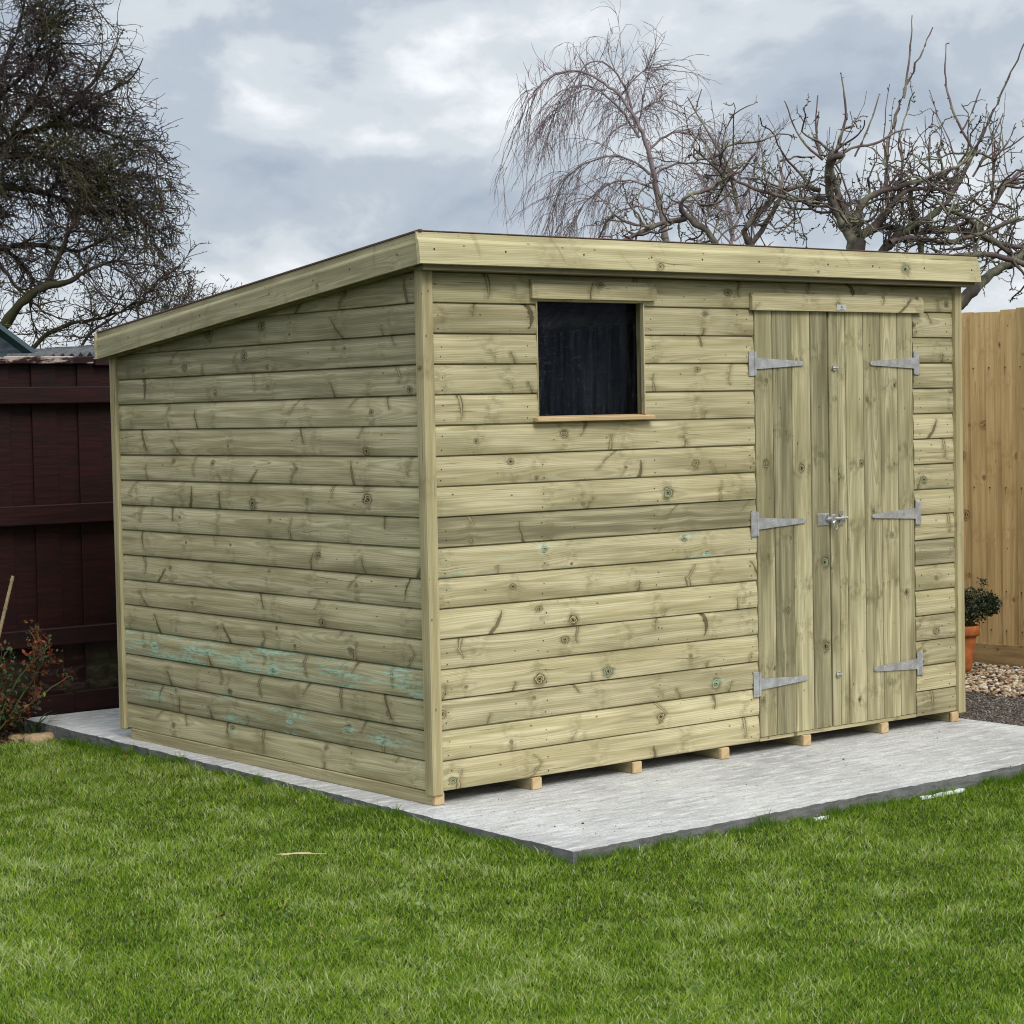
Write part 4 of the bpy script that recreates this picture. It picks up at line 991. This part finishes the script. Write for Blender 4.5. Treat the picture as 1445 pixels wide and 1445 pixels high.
class Tree:
    def __init__(s, name, label, Y, ref, mat_, seed, ground_px):
        s.rng = np.random.default_rng(seed); s.m = mat_
        s.O = at(ref[0], ref[1], Y); s.ref = ref
        dist = (s.O - CAM) @ FW; s.s = dist / FPX
        s.r = np.array([FW[1], -FW[0], 0]); s.r /= np.linalg.norm(s.r); s.d = np.array([FW[0], FW[1], 0]); s.d /= np.linalg.norm(s.d)
        roll = UP[0] * s.r[0] + UP[1] * s.r[1]                # camera roll, so that px measures map back upright
        s.c, s.sn = math.cos(roll), math.sin(roll)
        s.base = s.O + 0; s.base[2] = GZ
        b0 = (s.unpx(ground_px)); s.root = Vector((b0[0], b0[1], GZ))
        s.e = empty(name, s.root); tag(s.e, label, 'tree'); s.limbs = []; s.twigs = []
    def unpx(s, p): return s.world(np.array([[p[0], -p[1], 0.]]))[0]
    def world(s, P):
        x = P[..., 0] - s.ref[0]; y = P[..., 1] + s.ref[1]; z = P[..., 2]
        X = x * s.c + y * s.sn; Yv = -x * s.sn + y * s.c
        return s.O + s.s * (X[..., None] * s.r + Yv[..., None] * np.array([0, 0, 1.]) + z[..., None] * s.d)
    def add_limb(s, pts, **kw):
        P, R_ = limb(pts, s.rng, **kw); s.limbs.append((P, R_)); return P
    def add(s, PR, sides, tint): s.twigs.append((PR[0], PR[1], sides, tint)); return PR[0]
    def finish(s, names=('trunk', 'crown')):
        parts = []
        for P, R_ in s.limbs:
            v_, q_ = tubes(s.world(P), R_ * s.s, 8); parts.append((v_, q_, np.repeat(np.clip(1 - R_.ravel() / 9, 0, .8), 8)))
        V, Q, A = join(parts); link(names[0], np_mesh(names[0], V - np.array(s.root), Q, None, {'tint': A}, True), s.m, parent=s.e)
        parts = []
        for P, R_, sd, ti in s.twigs:
            v_, q_ = tubes(s.world(P), R_ * s.s, sd); parts.append((v_, q_, ti))
        V, Q, A = join(parts); link(names[1], np_mesh(names[1], V - np.array(s.root), Q, None, {'tint': A}, True), s.m, parent=s.e)
        return len(Q)

# ------------------------------------------------------------------ apple tree behind the shed
T = Tree('apple_tree', 'gnarled bare apple tree with tangled lichened branches and tall upright shoots behind the shed roof', 6.5, (1205, 400), BARKA, 5, (1205, 900))
gp = 583 + 1.56 / T.s
A = [
 [(1206, gp, 20), (1204, 470, 17), (1203, 400, 16), (1203, 350, 16), (1206, 318, 13)],
 [(1204, 350, 11), (1180, 312, 8.5), (1166, 272, 7), (1160, 240, 8), (1166, 222, 9), (1178, 226, 6)],
 [(1204, 330, 10), (1190, 296, 7), (1176, 265, 6), (1168, 240, 6)],
 [(1212, 335, 10), (1240, 315, 8), (1258, 290, 7), (1272, 268, 5), (1310, 268, 3.5), (1345, 280, 2.5)],
 [(1205, 320, 9), (1210, 290, 8), (1228, 275, 5), (1280, 262, 4), (1340, 242, 3), (1380, 214, 2)],
 [(1252, 290, 4), (1252, 240, 4), (1258, 200, 3.6), (1270, 165, 3.2), (1290, 110, 2.6), (1306, 75, 2), (1326, 30, 1.1)],
 [(1274, 140, 2.2), (1282, 80, 1.7), (1285, 24, 1)],
 [(1245, 358, 9), (1265, 335, 9), (1285, 320, 7), (1330, 296, 5), (1358, 255, 4.2), (1375, 222, 3.4), (1395, 180, 2.8), (1420, 120, 2.1), (1443, 60, 1.2)],
 [(1376, 222, 2.6), (1356, 192, 2.3), (1341, 160, 2), (1331, 120, 1.6), (1333, 64, .9)],
 [(1352, 190, 2), (1366, 168, 1.6), (1380, 128, .9)],
 [(1278, 266, 5), (1290, 302, 6), (1298, 335, 6), (1305, 375, 6)],
 [(1245, 318, 6), (1300, 326, 6), (1360, 320, 6), (1400, 335, 5), (1450, 372, 4), (1500, 400, 3)],
 [(1330, 296, 5), (1370, 306, 5), (1400, 340, 5), (1450, 348, 4), (1500, 340, 3)],
 [(1345, 362, 4), (1385, 360, 5), (1420, 366, 5), (1470, 382, 5)],
 [(1300, 480, 13), (1355, 428, 12), (1376, 408, 11), (1400, 386, 9), (1430, 370, 8), (1480, 335, 7), (1540, 310, 5)],
 [(1372, 340, 4), (1392, 305, 4), (1408, 282, 4), (1424, 256, 5), (1432, 250, 3), (1458, 228, 2)],
 [(1158, 268, 4.5), (1130, 261, 4), (1106, 266, 4), (1094, 292, 4), (1080, 320, 4.5), (1058, 350, 5)],
 [(1164, 280, 5), (1110, 284, 4), (1072, 275, 3.2), (1035, 258, 2.6), (1008, 235, 2.2), (990, 205, 1.8), (984, 185, 1.2)],
 [(1012, 352, 6.5), (1002, 332, 6), (986, 318, 5.5), (966, 308, 5.5), (956, 294, 4.4), (958, 280, 4), (974, 273, 3.5), (994, 276, 3), (1010, 260, 2.8), (1036, 250, 2.2), (1060, 226, 1.8), (1077, 184, 1.1)],
 [(968, 309, 5), (942, 312, 4.5), (916, 321, 4.2), (895, 333, 3.8), (868, 345, 3)],
 [(916, 321, 3), (890, 318, 2.2), (875, 314, 1.6), (865, 305, 1)],
 [(1060, 350, 6), (1044, 330, 5.5), (1070, 300, 5), (1096, 276, 4), (1106, 250, 3), (1100, 215, 1.5)],
 [(1040, 300, 2.6), (1034, 262, 2.6), (1024, 230, 2.4), (1006, 202, 2.1), (992, 178, 1.7), (980, 158, 1.5), (970, 138, 1)],
 [(980, 160, 1.4), (984, 145, 1.2), (989, 128, .8)],
 [(1158, 228, 3), (1135, 212, 2.2), (1120, 190, 1.7), (1104, 150, 1)],
 [(1158, 226, 2.6), (1152, 200, 2), (1150, 170, 1.6), (1154, 135, 1)],
 [(1176, 226, 3), (1200, 208, 2.5), (1238, 205, 2.2), (1262, 185, 1.6), (1285, 182, 1)],
 [(1176, 220, 3), (1186, 190, 2.6), (1192, 165, 2), (1188, 140, 1.7), (1182, 110, 1)],
 [(1205, 222, 2), (1218, 195, 1.8), (1228, 170, 1.4), (1238, 135, .9)],
 [(1250, 345, 5), (1280, 335, 5), (1330, 345, 4), (1380, 332, 4), (1430, 310, 3)],
 [(1275, 300, 3), (1273, 270, 2.5), (1276, 215, 1.9), (1272, 185, 1)],
 [(1312, 275, 2.4), (1306, 240, 1.9), (1308, 190, 1)],
 [(1340, 270, 2.4), (1326, 235, 2), (1320, 205, 1)],
 [(1398, 285, 2.4), (1400, 240, 2), (1402, 200, 1)], [(1372, 250, 2.2), (1395, 210, 1.8), (1412, 162, 1)], [(1400, 225, 2), (1420, 205, 1.7), (1426, 180, .9)],
]
Ps = [T.add_limb(a, dj=(10 if a[0][2] < 4 else 26)) for a in A]
main = [p for p, a in zip(Ps, A)]
S = [sites_of(p, 0) for p in main]; SA = (np.concatenate([s_[0] for s_ in S]), np.concatenate([s_[1] for s_ in S]))
low = (SA[0][:, 1] > -372) & (SA[0][:, 1] < -225)
SL = (SA[0][low], SA[1][low])
c1 = T.add(grow(SL, 230, (40, 150), (1.1, 2.3), 10, T.rng, .5, 1.1, (0, .05, 0), .27, (0, .02, 0), .45), 4, .3)
c1b = T.add(grow(SL, 90, (40, 120), (.8, 1.25), 6, T.rng, .2, .5, (0, .55, 0), .12, (0, .14, 0), .5), 3, .9)
c2 = T.add(grow(sites_of(c1, 2), 900, (14, 50), (.65, 1.0), 5, T.rng, .5, 1.0, (0, .1, 0), .33, (0, .05, 0), .6), 3, .6)
allp = (np.concatenate([SA[0], sites_of(c1)[0], sites_of(c2)[0], sites_of(c1b, 0)[0]]), np.concatenate([SA[1], sites_of(c1)[1], sites_of(c2)[1], sites_of(c1b, 0)[1]]))
T.add(grow(allp, 4200, (2, 6), (.6, 1.0), 2, T.rng, .3, 1.0, (0, .15, 0), .3, (0, 0, 0), 1.1), 3, .5)
T.finish()

# ------------------------------------------------------------------ weeping birch further off
T = Tree('weeping_birch', 'slender bare birch with a leaning trunk and long drooping purple twigs in the distance', 17, (920, 300), BARKB, 8, (950, 760))
gp = 583 + 1.56 / T.s
B = [
 [(955, gp, 9), (950, 450, 8), (938, 335, 6.5), (926, 282, 5.2), (918, 245, 4.6), (910, 215, 4.2), (900, 190, 3.6), (888, 165, 3), (870, 140, 2.6), (846, 120, 2.2), (826, 108, 1.9), (800, 105, 1.7), (775, 113, 1.5), (755, 130, 1.3), (743, 150, 1.1), (728, 190, .9), (708, 240, .7)],
 [(896, 182, 2.8), (890, 150, 2.3), (880, 120, 2), (862, 96, 1.6), (842, 88, 1.4), (824, 93, 1.2), (814, 110, .9), (800, 150, .7)],
 [(912, 218, 2.6), (926, 200, 2.2), (946, 188, 2), (964, 184, 1.6), (986, 192, 1.3), (1008, 216, 1), (1018, 262, .7)],
 [(918, 245, 2.4), (900, 228, 2), (870, 218, 1.8), (836, 226, 1.5), (806, 240, 1.3), (790, 266, 1), (780, 300, .8), (766, 335, .6)],
 [(924, 268, 2.2), (892, 252, 1.8), (858, 258, 1.5), (826, 282, 1.2), (806, 320, .8)],
 [(902, 196, 2.2), (880, 160, 2), (852, 134, 1.6), (820, 122, 1.3), (796, 132, 1.1), (782, 162, .9), (772, 205, .7)],
 [(919, 250, 2.2), (946, 230, 1.8), (972, 230, 1.4), (992, 252, 1), (1000, 290, .7)],
 [(872, 142, 1.8), (890, 118, 1.5), (905, 104, 1.2), (915, 96, .8)],
 [(888, 168, 1.8), (915, 148, 1.5), (940, 140, 1.2), (962, 150, .9)],
 [(930, 300, 2), (960, 282, 1.6), (985, 285, 1.2), (1005, 310, .8)], [(930, 300, 2), (900, 290, 1.6), (870, 300, 1.2), (850, 325, .8)],
 [(900, 190, 1.6), (905, 150, 1.3), (912, 115, 1), (922, 92, .7)],
]
Ps = [T.add_limb(a, dj=14, wob=.7) for a in B]
S = [sites_of(p, 0) for p in Ps[1:]] + [sites_of(Ps[0][:, -30:], 0)]
SA = (np.concatenate([s_[0] for s_ in S]), np.concatenate([s_[1] for s_ in S]))
SA = (SA[0][SA[0][:, 1] > -330], SA[1][SA[0][:, 1] > -330])
L_ = SA[0][:, 0] < 900; SLf = (SA[0][L_], SA[1][L_]); SR_ = (SA[0][~L_], SA[1][~L_])
w1 = grow(SLf, 230, (50, 150), (.40, .62), 9, T.rng, .7, .75, (-.15, .0, 0), .11, (-.02, -.24, 0), .45, 1.6)
k = w1[0].min(axis=1)[:, 0] > 694; w1 = T.add((w1[0][k], w1[1][k]), 3, .6)
w2 = T.add(grow(sites_of(w1, 1), 1250, (14, 52), (.28, .40), 5, T.rng, .8, .5, (-.1, -.25, 0), .14, (-.03, -.22, 0), .6), 3, .9)
w3 = T.add(grow(SR_, 150, (30, 95), (.5, .75), 7, T.rng, .5, .8, (.1, .15, 0), .18, (.0, -.10, 0), .5), 3, .6)
w2 = w2[w2[:, -1, 0] > 700]
T.add(grow(sites_of(w3, 1), 900, (12, 42), (.30, .42), 4, T.rng, .7, .7, (0, -.1, 0), .16, (0, -.12, 0), .6), 3, .9)
up = T.add(grow((SA[0][SA[0][:, 1] > -170], SA[1][SA[0][:, 1] > -170]), 70, (18, 55), (.45, .6), 5, T.rng, .2, .5, (.1, .7, 0), .1, (0, .05, 0), .5), 3, .9)
T.add(grow(sites_of(up, 1), 260, (8, 22), (.33, .45), 3, T.rng, .8, .6, (0, .2, 0), .1, (0, 0, 0), .6), 3, .9)
T.finish()
# a thin upright tree between the two
T = Tree('young_tree', 'thin faint bare tree with fine upright twigs between the birch and the apple tree', 19, (1040, 300), BARKB, 12, (1040, 740))
gp = 583 + 1.56 / T.s
Bq = [[(1036, gp, 6), (1036, 420, 5), (1034, 340, 4), (1030, 290, 2.6), (1022, 250, 1.6), (1016, 205, .9)], [(1034, 330, 3), (1052, 280, 2), (1066, 240, 1.2), (1076, 200, .7)],
      [(1032, 310, 2), (1004, 285, 1.6), (990, 250, 1)], [(1036, 340, 2), (1080, 300, 1.5), (1100, 262, 1)], [(1036, 350, 2), (1010, 320, 1.4), (975, 300, 1)]]
Ps = [T.add_limb(a, dj=12, wob=.8) for a in Bq]
S = [sites_of(p, 2) for p in Ps]; SA = (np.concatenate([s_[0] for s_ in S]), np.concatenate([s_[1] for s_ in S])); k = SA[0][:, 1] > -350; SA = (SA[0][k], SA[1][k])
w1 = T.add(grow(SA, 120, (25, 85), (.4, .6), 6, T.rng, .4, .6, (0, .4, 0), .12, (0, .02, 0), .5), 3, .8)
T.add(grow(sites_of(w1, 1), 700, (8, 34), (.28, .4), 4, T.rng, .6, .8, (0, .15, 0), .15, (0, 0, 0), .6), 3, .9)
T.finish()

# ------------------------------------------------------------------ dense thorn tree on the left
T = Tree('thorn_tree', 'large dense dark bare tree of tangled drooping twigs above the oxblood fence', 12, (60, 300), BARKT, 21, (-70, 760))
gp = 583 + 1.56 / T.s
Cc = [
 [(-75, gp, 22), (-70, 600, 18), (-62, 420, 15), (-48, 310, 12), (-22, 225, 9), (20, 186, 6.5), (70, 180, 5), (108, 152, 4), (140, 118, 3), (158, 85, 2), (176, 42, 1)],
 [(-68, 590, 12), (-30, 540, 11), (4, 474, 10.5), (34, 438, 9), (64, 412, 8), (86, 402, 7), (108, 404, 5), (124, 388, 3.5), (165, 370, 2.4), (235, 378, 1.2)],
 [(66, 412, 5), (88, 372, 4), (108, 332, 3.2), (138, 282, 2.2), (165, 240, 1.2)],
 [(-48, 310, 7), (0, 262, 6), (58, 270, 5), (118, 290, 3.5), (180, 300, 2.2), (232, 332, 1.1)],
 [(-22, 225, 7), (-4, 150, 5.5), (18, 92, 4), (38, 42, 2.6), (48, -20, 1.6)],
 [(-62, 400, 7), (0, 350, 6), (50, 344, 4.4), (108, 356, 3), (162, 332, 1.6)],
 [(28, 515, 3.6), (60, 472, 3.8), (100, 455, 3.4), (140, 448, 2.8), (170, 440, 2), (216, 424, 1.1)],
 [(110, 500, 3), (128, 470, 2.4), (160, 450, 2), (190, 432, 1.4), (235, 400, .9)],
 [(20, 188, 5), (60, 140, 3.6), (84, 80, 2.4), (94, 36, 1.4), (106, 22, .9)],
 [(70, 180, 4.5), (120, 178, 3.5), (170, 195, 2.4), (232, 218, 1.1)],
 [(60, 270, 4), (110, 240, 3), (170, 240, 2), (226, 245, 1.1)],
 [(108, 152, 3), (150, 130, 2.2), (190, 112, 1.6), (206, 86, .9)],
 [(-20, 225, 5), (30, 225, 4), (90, 225, 3), (150, 262, 2), (200, 300, 1.1)],
 [(0, 350, 4), (40, 385, 3), (30, 430, 2), (40, 470, 1.2)], [(-40, 300, 6), (-20, 340, 5), (20, 400, 3), (60, 440, 2)],
 [(-4, 150, 4), (40, 110, 3), (70, 60, 2), (60, 10, 1.2)], [(-48, 310, 8), (-120, 240, 6), (-180, 200, 4), (-260, 240, 2)], [(-62, 420, 8), (-130, 360, 6), (-220, 340, 3)], [(-22, 225, 6), (-90, 140, 4), (-140, 60, 2)],
]
Ps = [T.add_limb(a, dj=34) for a in Cc]
S = [sites_of(p, 0) for p in Ps]; SA = (np.concatenate([s_[0] for s_ in S]), np.concatenate([s_[1] for s_ in S])); k = SA[0][:, 1] > -480
SA = (SA[0][k], SA[1][k])
hi_ = SA[0][:, 1] > -330; SH = (SA[0][hi_], SA[1][hi_]); SLo = (SA[0][~hi_], SA[1][~hi_])
w1 = grow(SH, 800, (45, 155), (.75, 1.4), 9, T.rng, .55, .95, (.22, .10, 0), .24, (.035, -.085, 0), .4)
w1b = T.add(grow(SLo, 200, (30, 110), (.9, 1.4), 7, T.rng, .5, .9, (.1, .1, 0), .2, (0, -.02, 0), .4), 3, .5)

edge_ = 150 + 115 * np.clip((-w1[0][:, -1, 1]) / 260, 0, 1)
k = (w1[0].max(axis=1)[:, 0] < edge_ + T.rng.uniform(-25, 15, len(edge_))) & (w1[0].min(axis=1)[:, 0] > -330); w1 = T.add((w1[0][k], w1[1][k]), 3, .3)
w2 = grow(sites_of(w1, 1), 10000, (12, 50), (.42, .70), 5, T.rng, .6, .9, (.10, .05, 0), .3, (.02, -.05, 0), .6)
k = (w2[0].max(axis=1)[:, 0] < 272) & ((w2[0][:, -1, 1] < 60)); w2 = T.add((w2[0][k], w2[1][k]), 3, .7)
w2b = T.add(grow(sites_of(w1b, 1), 1800, (10, 40), (.4, .65), 4, T.rng, .6, .8, (0, .1, 0), .2, (0, 0, 0), .6), 3, .7)
st = (np.concatenate([sites_of(w2)[0], sites_of(w2b)[0]]), np.concatenate([sites_of(w2)[1], sites_of(w2b)[1]]))
T.add(grow(st, 20000, (2, 6), (.5, .8), 1, T.rng, .5, 1.0, (0, 0, 0), .2, (0, 0, 0), .8), 3, .8)
T.finish()
# young leaves on its right-hand skirt
k = (st[0][:, 0] > 120) & (st[0][:, 0] < 285) & (st[0][:, 1] < -225) & (st[0][:, 1] > -430); c = st[0][k]; c = c[T.rng.integers(0, len(c), 1700)] + T.rng.normal(0, 2.5, (1700, 3))
o = leaf_cloud('young_leaves', T.world(c), .026, T.rng.random(1700), BUDS, T.e, 1.8, T.root)
k = (st[0][:, 1] < -400); c = st[0][k]; c = c[T.rng.integers(0, len(c), 900)] + T.rng.normal(0, 3, (900, 3))
o = leaf_cloud('low_leaves', T.world(c), .022, T.rng.random(900) * .5, BUDS, T.e, 1.8, T.root)
# a smaller thicket peeping over the roof
T = Tree('hedge_thicket', 'pale budding thicket of upright twigs peeping over the low end of the shed roof', 15, (250, 420), BARKT, 31, (230, 700))
gp = 583 + 1.56 / T.s
Ps = [T.add_limb([(200 + i * 14, gp, 3), (198 + i * 16, 500, 2.2), (195 + i * 18, 450, 1.6), (200 + i * 19 + rnd.uniform(-8, 8), 405 + rnd.uniform(-12, 25) + i * 2, .8)], dj=15) for i in range(7)]
S = [sites_of(p, 2) for p in Ps]; SA = (np.concatenate([s_[0] for s_ in S]), np.concatenate([s_[1] for s_ in S])); k = SA[0][:, 1] > -480; SA = (SA[0][k], SA[1][k])
w1 = T.add(grow(SA, 130, (18, 60), (.5, .8), 5, T.rng, .4, .6, (0, .4, 0), .15, (0, .02, 0), .5), 3, .9)
w2 = T.add(grow(sites_of(w1, 1), 900, (5, 18), (.45, .6), 3, T.rng, .5, .8, (0, .1, 0), .15, (0, 0, 0), .7), 3, .9)
T.finish()
c = sites_of(w2)[0]; c = c[T.rng.integers(0, len(c), 700)]
leaf_cloud('buds', T.world(c), .02, T.rng.random(700) * .6 + .4, BUDS, T.e, 1.6, T.root)['kind'] = 'stuff'

# ------------------------------------------------------------------ buildings behind the fence
gh = empty('greenhouse', (1.6, 9.0, GZ)); tag(gh, 'corner of a dark teal framed glass greenhouse roof behind the oxblood fence', 'greenhouse')
GB = Vector((1.6, 9.0, GZ)); er = Vector(at(50, 503, 9.0)); ex, ez = er.x, er.z; W2 = 1.05; ridge = (ex - W2, ez + W2 * .70)
b = bmesh.new()
def bar(p, q, s_=.022):
    p, q = Vector(p), Vector(q); d = (q - p).normalized(); a = d.orthogonal().normalized(); c = d.cross(a); vs = []
    for P_ in (p, q): vs += [b.verts.new(P_ + a * i * s_ + c * j * s_) for i, j in ((-1, -1), (1, -1), (1, 1), (-1, 1))]
    for f in ((0, 3, 2, 1), (4, 5, 6, 7), (0, 1, 5, 4), (1, 2, 6, 5), (2, 3, 7, 6), (3, 0, 4, 7)): b.faces.new([vs[i] for i in f])
for yy in (9.0, 9.8, 10.6, 11.4):
    bar((ex, yy, ez), (ridge[0], yy, ridge[1]), .03); bar((ex - 2 * W2, yy, ez), (ridge[0], yy, ridge[1]), .03)
    for xx in (ex, ex - 2 * W2): bar((xx, yy, GZ), (xx, yy, ez))
bar((ex, 9, ez), (ex - 2 * W2, 9, ez), .02); bar((ridge[0], 9, GZ), (ridge[0], 9, ridge[1]), .015)
for xx, zz in ((ex, ez), (ex - 2 * W2, ez), ridge, (ex, .4), (ex - 2 * W2, .4)): bar((xx, 9, zz), (xx, 11.4, zz))
bmesh.ops.translate(b, verts=b.verts, vec=-GB); link('greenhouse_frame', bm_mesh('frame', b), TEAL, parent=gh)
def pane(vs, parent, base): link('glass_pane', mesh_py('glass_pane', [Vector(v_) - base for v_ in vs], [tuple(range(len(vs)))]), GLASS, parent=parent)
pane([(ex, 9.0, ez), (ridge[0], 9.0, ridge[1]), (ridge[0], 9.0, ez)], gh, GB); pane([(ex - 2 * W2, 9.0, ez), (ridge[0], 9.0, ridge[1]), (ridge[0], 9.0, ez)], gh, GB)
pane([(ex, 9.0, GZ), (ridge[0], 9.0, GZ), (ridge[0], 9.0, ez), (ex, 9.0, ez)], gh, GB); pane([(ridge[0], 9.0, GZ), (ex - 2 * W2, 9.0, GZ), (ex - 2 * W2, 9.0, ez), (ridge[0], 9.0, ez)], gh, GB)
for k in range(3):
    y0 = 9 + k * .8; y1 = y0 + .8
    for s_ in (0, 1):
        xe = ex - 2 * W2 * s_
        pane([(xe, y0, ez), (xe, y1, ez), (ridge[0], y1, ridge[1]), (ridge[0], y0, ridge[1])], gh, GB); pane([(xe, y0, GZ), (xe, y1, GZ), (xe, y1, ez), (xe, y0, ez)], gh, GB)
# outbuilding with a corrugated roof
c0 = Vector(at(72, 499, 8.2)); ob = empty('outbuilding', (c0.x + 1.4, 9.3, GZ)); OB = Vector((c0.x + 1.4, 9.3, GZ))
tag(ob, 'low outbuilding with a grey corrugated roof just showing over the oxblood fence', 'outbuilding')
b = bmesh.new(); n = 150; L = 3.0; rows = []
for i in range(n + 1):
    x = c0.x + L * i / n; h = .026 * math.sin(i / n * L / .075 * 2 * math.pi)
    rows.append([b.verts.new((x, yy, c0.z - .03 + zz + h + (x - c0.x) * .06)) for yy, zz in ((8.2, 0), (8.2, .008), (10.6, .075), (10.6, .067))])
for i in range(n):
    for j in range(4): k = (j + 1) % 4; b.faces.new((rows[i][j], rows[i + 1][j], rows[i + 1][k], rows[i][k]))
bmesh.ops.translate(b, verts=b.verts, vec=-OB); link('corrugated_roof', bm_mesh('corrugated_roof', b, True), CORR, parent=ob)
b = box_bm(c0.x + .1, c0.x + L - .1, 8.35, 10.5, GZ, c0.z - .035); bmesh.ops.translate(b, verts=b.verts, vec=-OB); link('block_wall', bm_mesh('block_wall', b), WALLB, parent=ob)

# ------------------------------------------------------------------ rose bush, bulbs, edging stones, cane
RB_ = Vector((-.29, 3.20, GZ + .03)); rose = empty('rose_bush', RB_); tag(rose, 'straggly rose bush with dark green and bronze red leaves beside the oxblood fence', 'rose bush')
rg = np.random.default_rng(44)
P0 = np.tile(np.array([[0., 0, 0]]), (7, 1)) + rg.normal(0, .02, (7, 3)) * [1, 1, 0]
T0 = np.array([[.35, .0, 1.], [.18, .05, 1.1], [-.05, -.1, 1.2], [-.3, .0, 1.], [.45, -.1, .8], [.1, -.2, 1.], [-.45, -.1, .9]])
def canes(P0, T0, L, r, steps, rng, wander=.12, pull=(0, 0, .02)):
    p = P0.copy(); d = T0 / np.linalg.norm(T0, axis=1)[:, None]; pts = [p]
    for s in range(steps): d = d + rng.normal(0, wander, d.shape) + np.array(pull); d /= np.linalg.norm(d, axis=1)[:, None]; p = p + d * (L / steps)[:, None]; pts.append(p)
    return np.stack(pts, 1), np.linspace(1, .55, steps + 1)[None] * np.asarray(r)[:, None]
Cp, Cr = canes(P0, T0, rg.uniform(.40, .56, 7), np.full(7, .006), 8, rg)
S1, S1r = grow(sites_of(Cp, 2), 46, (.06, .20), (.0026, .0040), 5, rg, .6, .7, (0, 0, .3), .2, (0, 0, .03), .5)
S2, S2r = grow(sites_of(S1, 1), 110, (.03, .09), (.0012, .0018), 3, rg, .5, .8, (0, 0, .15), .2, (0, 0, 0), .5)
V, Q, A_ = join([(*tubes(Cp, Cr, 6), .1), (*tubes(S1, S1r, 5), .35), (*tubes(S2, S2r, 4), .9)])
link('stems', np_mesh('rose_stems', V, Q, None, {'tint': A_}, True), ROSES, parent=rose)
tipz = np.concatenate([S2[:, 1:].reshape(-1, 3), S1[:, 2:].reshape(-1, 3)]); k = rg.integers(0, len(tipz), 1500); c = tipz[k] + rg.normal(0, .022, (1500, 3))
hue = np.where(rg.random(1500) < .22 + .3 * (c[:, 0] > .12), rg.uniform(.55, .9, 1500), rg.uniform(0, .5, 1500)); hue[:12] = 1
leaf_cloud('leaves', c + np.array(RB_), .026, hue, ROSEL, rose, 1.7, RB_, .2)
cn = empty('garden_cane', (-.185, 3.16, GZ + .03)); tag(cn, 'slanting weathered garden cane stuck in the flower bed beside the rose', 'cane')
b = bmesh.new(); 
a0, a1 = Vector((-.235, 0, 0)), Vector((.008, .02, .80)); cyl_bm(b, a0, a1, .011, .008, 8)
for f in (.3, .55, .8, .97): cyl_bm(b, a0.lerp(a1, f), a0.lerp(a1, f + .012), .0105, .0105, 8)
link('cane_rod', bm_mesh('cane_rod', b), CANE, parent=cn)
BLp = Vector((-.09, 3.17, GZ + .02)); bl = empty('bulb_clump', BLp); tag(bl, 'clump of narrow green daffodil leaves at the edge of the flower bed', 'plant')
n = 42; a = rg.uniform(0, 6.28, n); rr = rg.uniform(0, .05, n); L0 = rg.uniform(.07, .19, n)
Vb = []; Qb = []; Ab = []
for i in range(n):
    base = np.array([rr[i] * math.cos(a[i]) * 1.4, rr[i] * math.sin(a[i]) * .7, 0]); dr_ = np.array([math.cos(a[i]), math.sin(a[i]), 0]); w_ = np.array([-dr_[1], dr_[0], 0]) * .0055; o0 = len(Vb)
    for s in range(6):
        f = s / 5; p = base + dr_ * L0[i] * (.15 * f + .75 * f ** 3) + np.array([0, 0, L0[i] * (f - .35 * f ** 3)]); ww = w_ * (1 - f ** 3 * .8); Vb += [p - ww, p + ww]; Ab += [rg.random() * .2 + i % 5 * .18] * 2
    Qb += [(o0 + 2 * s, o0 + 2 * s + 1, o0 + 2 * s + 3, o0 + 2 * s + 2) for s in range(5)]
link('leaves', np_mesh('bulb_leaves', np.array(Vb), Qb, None, {'tint': np.array(Ab)}), BULB, parent=bl)
def stone(loc, dims, rz, seed, label):
    r_ = random.Random(seed); b = box_bm(-dims[0] / 2, dims[0] / 2, -dims[1] / 2, dims[1] / 2, 0, dims[2], dims[2] * .22)
    bmesh.ops.subdivide_edges(b, edges=b.edges, cuts=2, use_grid_fill=True)
    for v_ in b.verts: v_.co += Vector((r_.uniform(-1, 1), r_.uniform(-1, 1), r_.uniform(-1, 1))) * .0035
    tag(link('edging_stone', bm_mesh('edging_stone', b, True), STONE, loc, (0, 0, rz)), label, 'stone', 'edging stones of the flower bed')
stone((-.105, 3.055, GZ - .01), (.18, .10, .075), .32, 1, 'sandy edging stone by the grass, against the corner of the concrete slab')
stone((-.155, 3.175, GZ - .005), (.13, .08, .06), -.2, 2, 'smaller sandy edging stone half hidden behind the daffodil leaves')
n = 500; x = RG.uniform(-1.2, -.08, n); y = RG.uniform(3.06, 3.36, n)
stones('bed_litter', x, y, GZ + .03 + RG.uniform(0, .012, n), RG.uniform(.004, .011, n), LITTER, 'dead leaves and twigs strewn on the flower bed soil', 'leaf litter', np.clip(RG.normal(.4, .25, n), 0, 1))
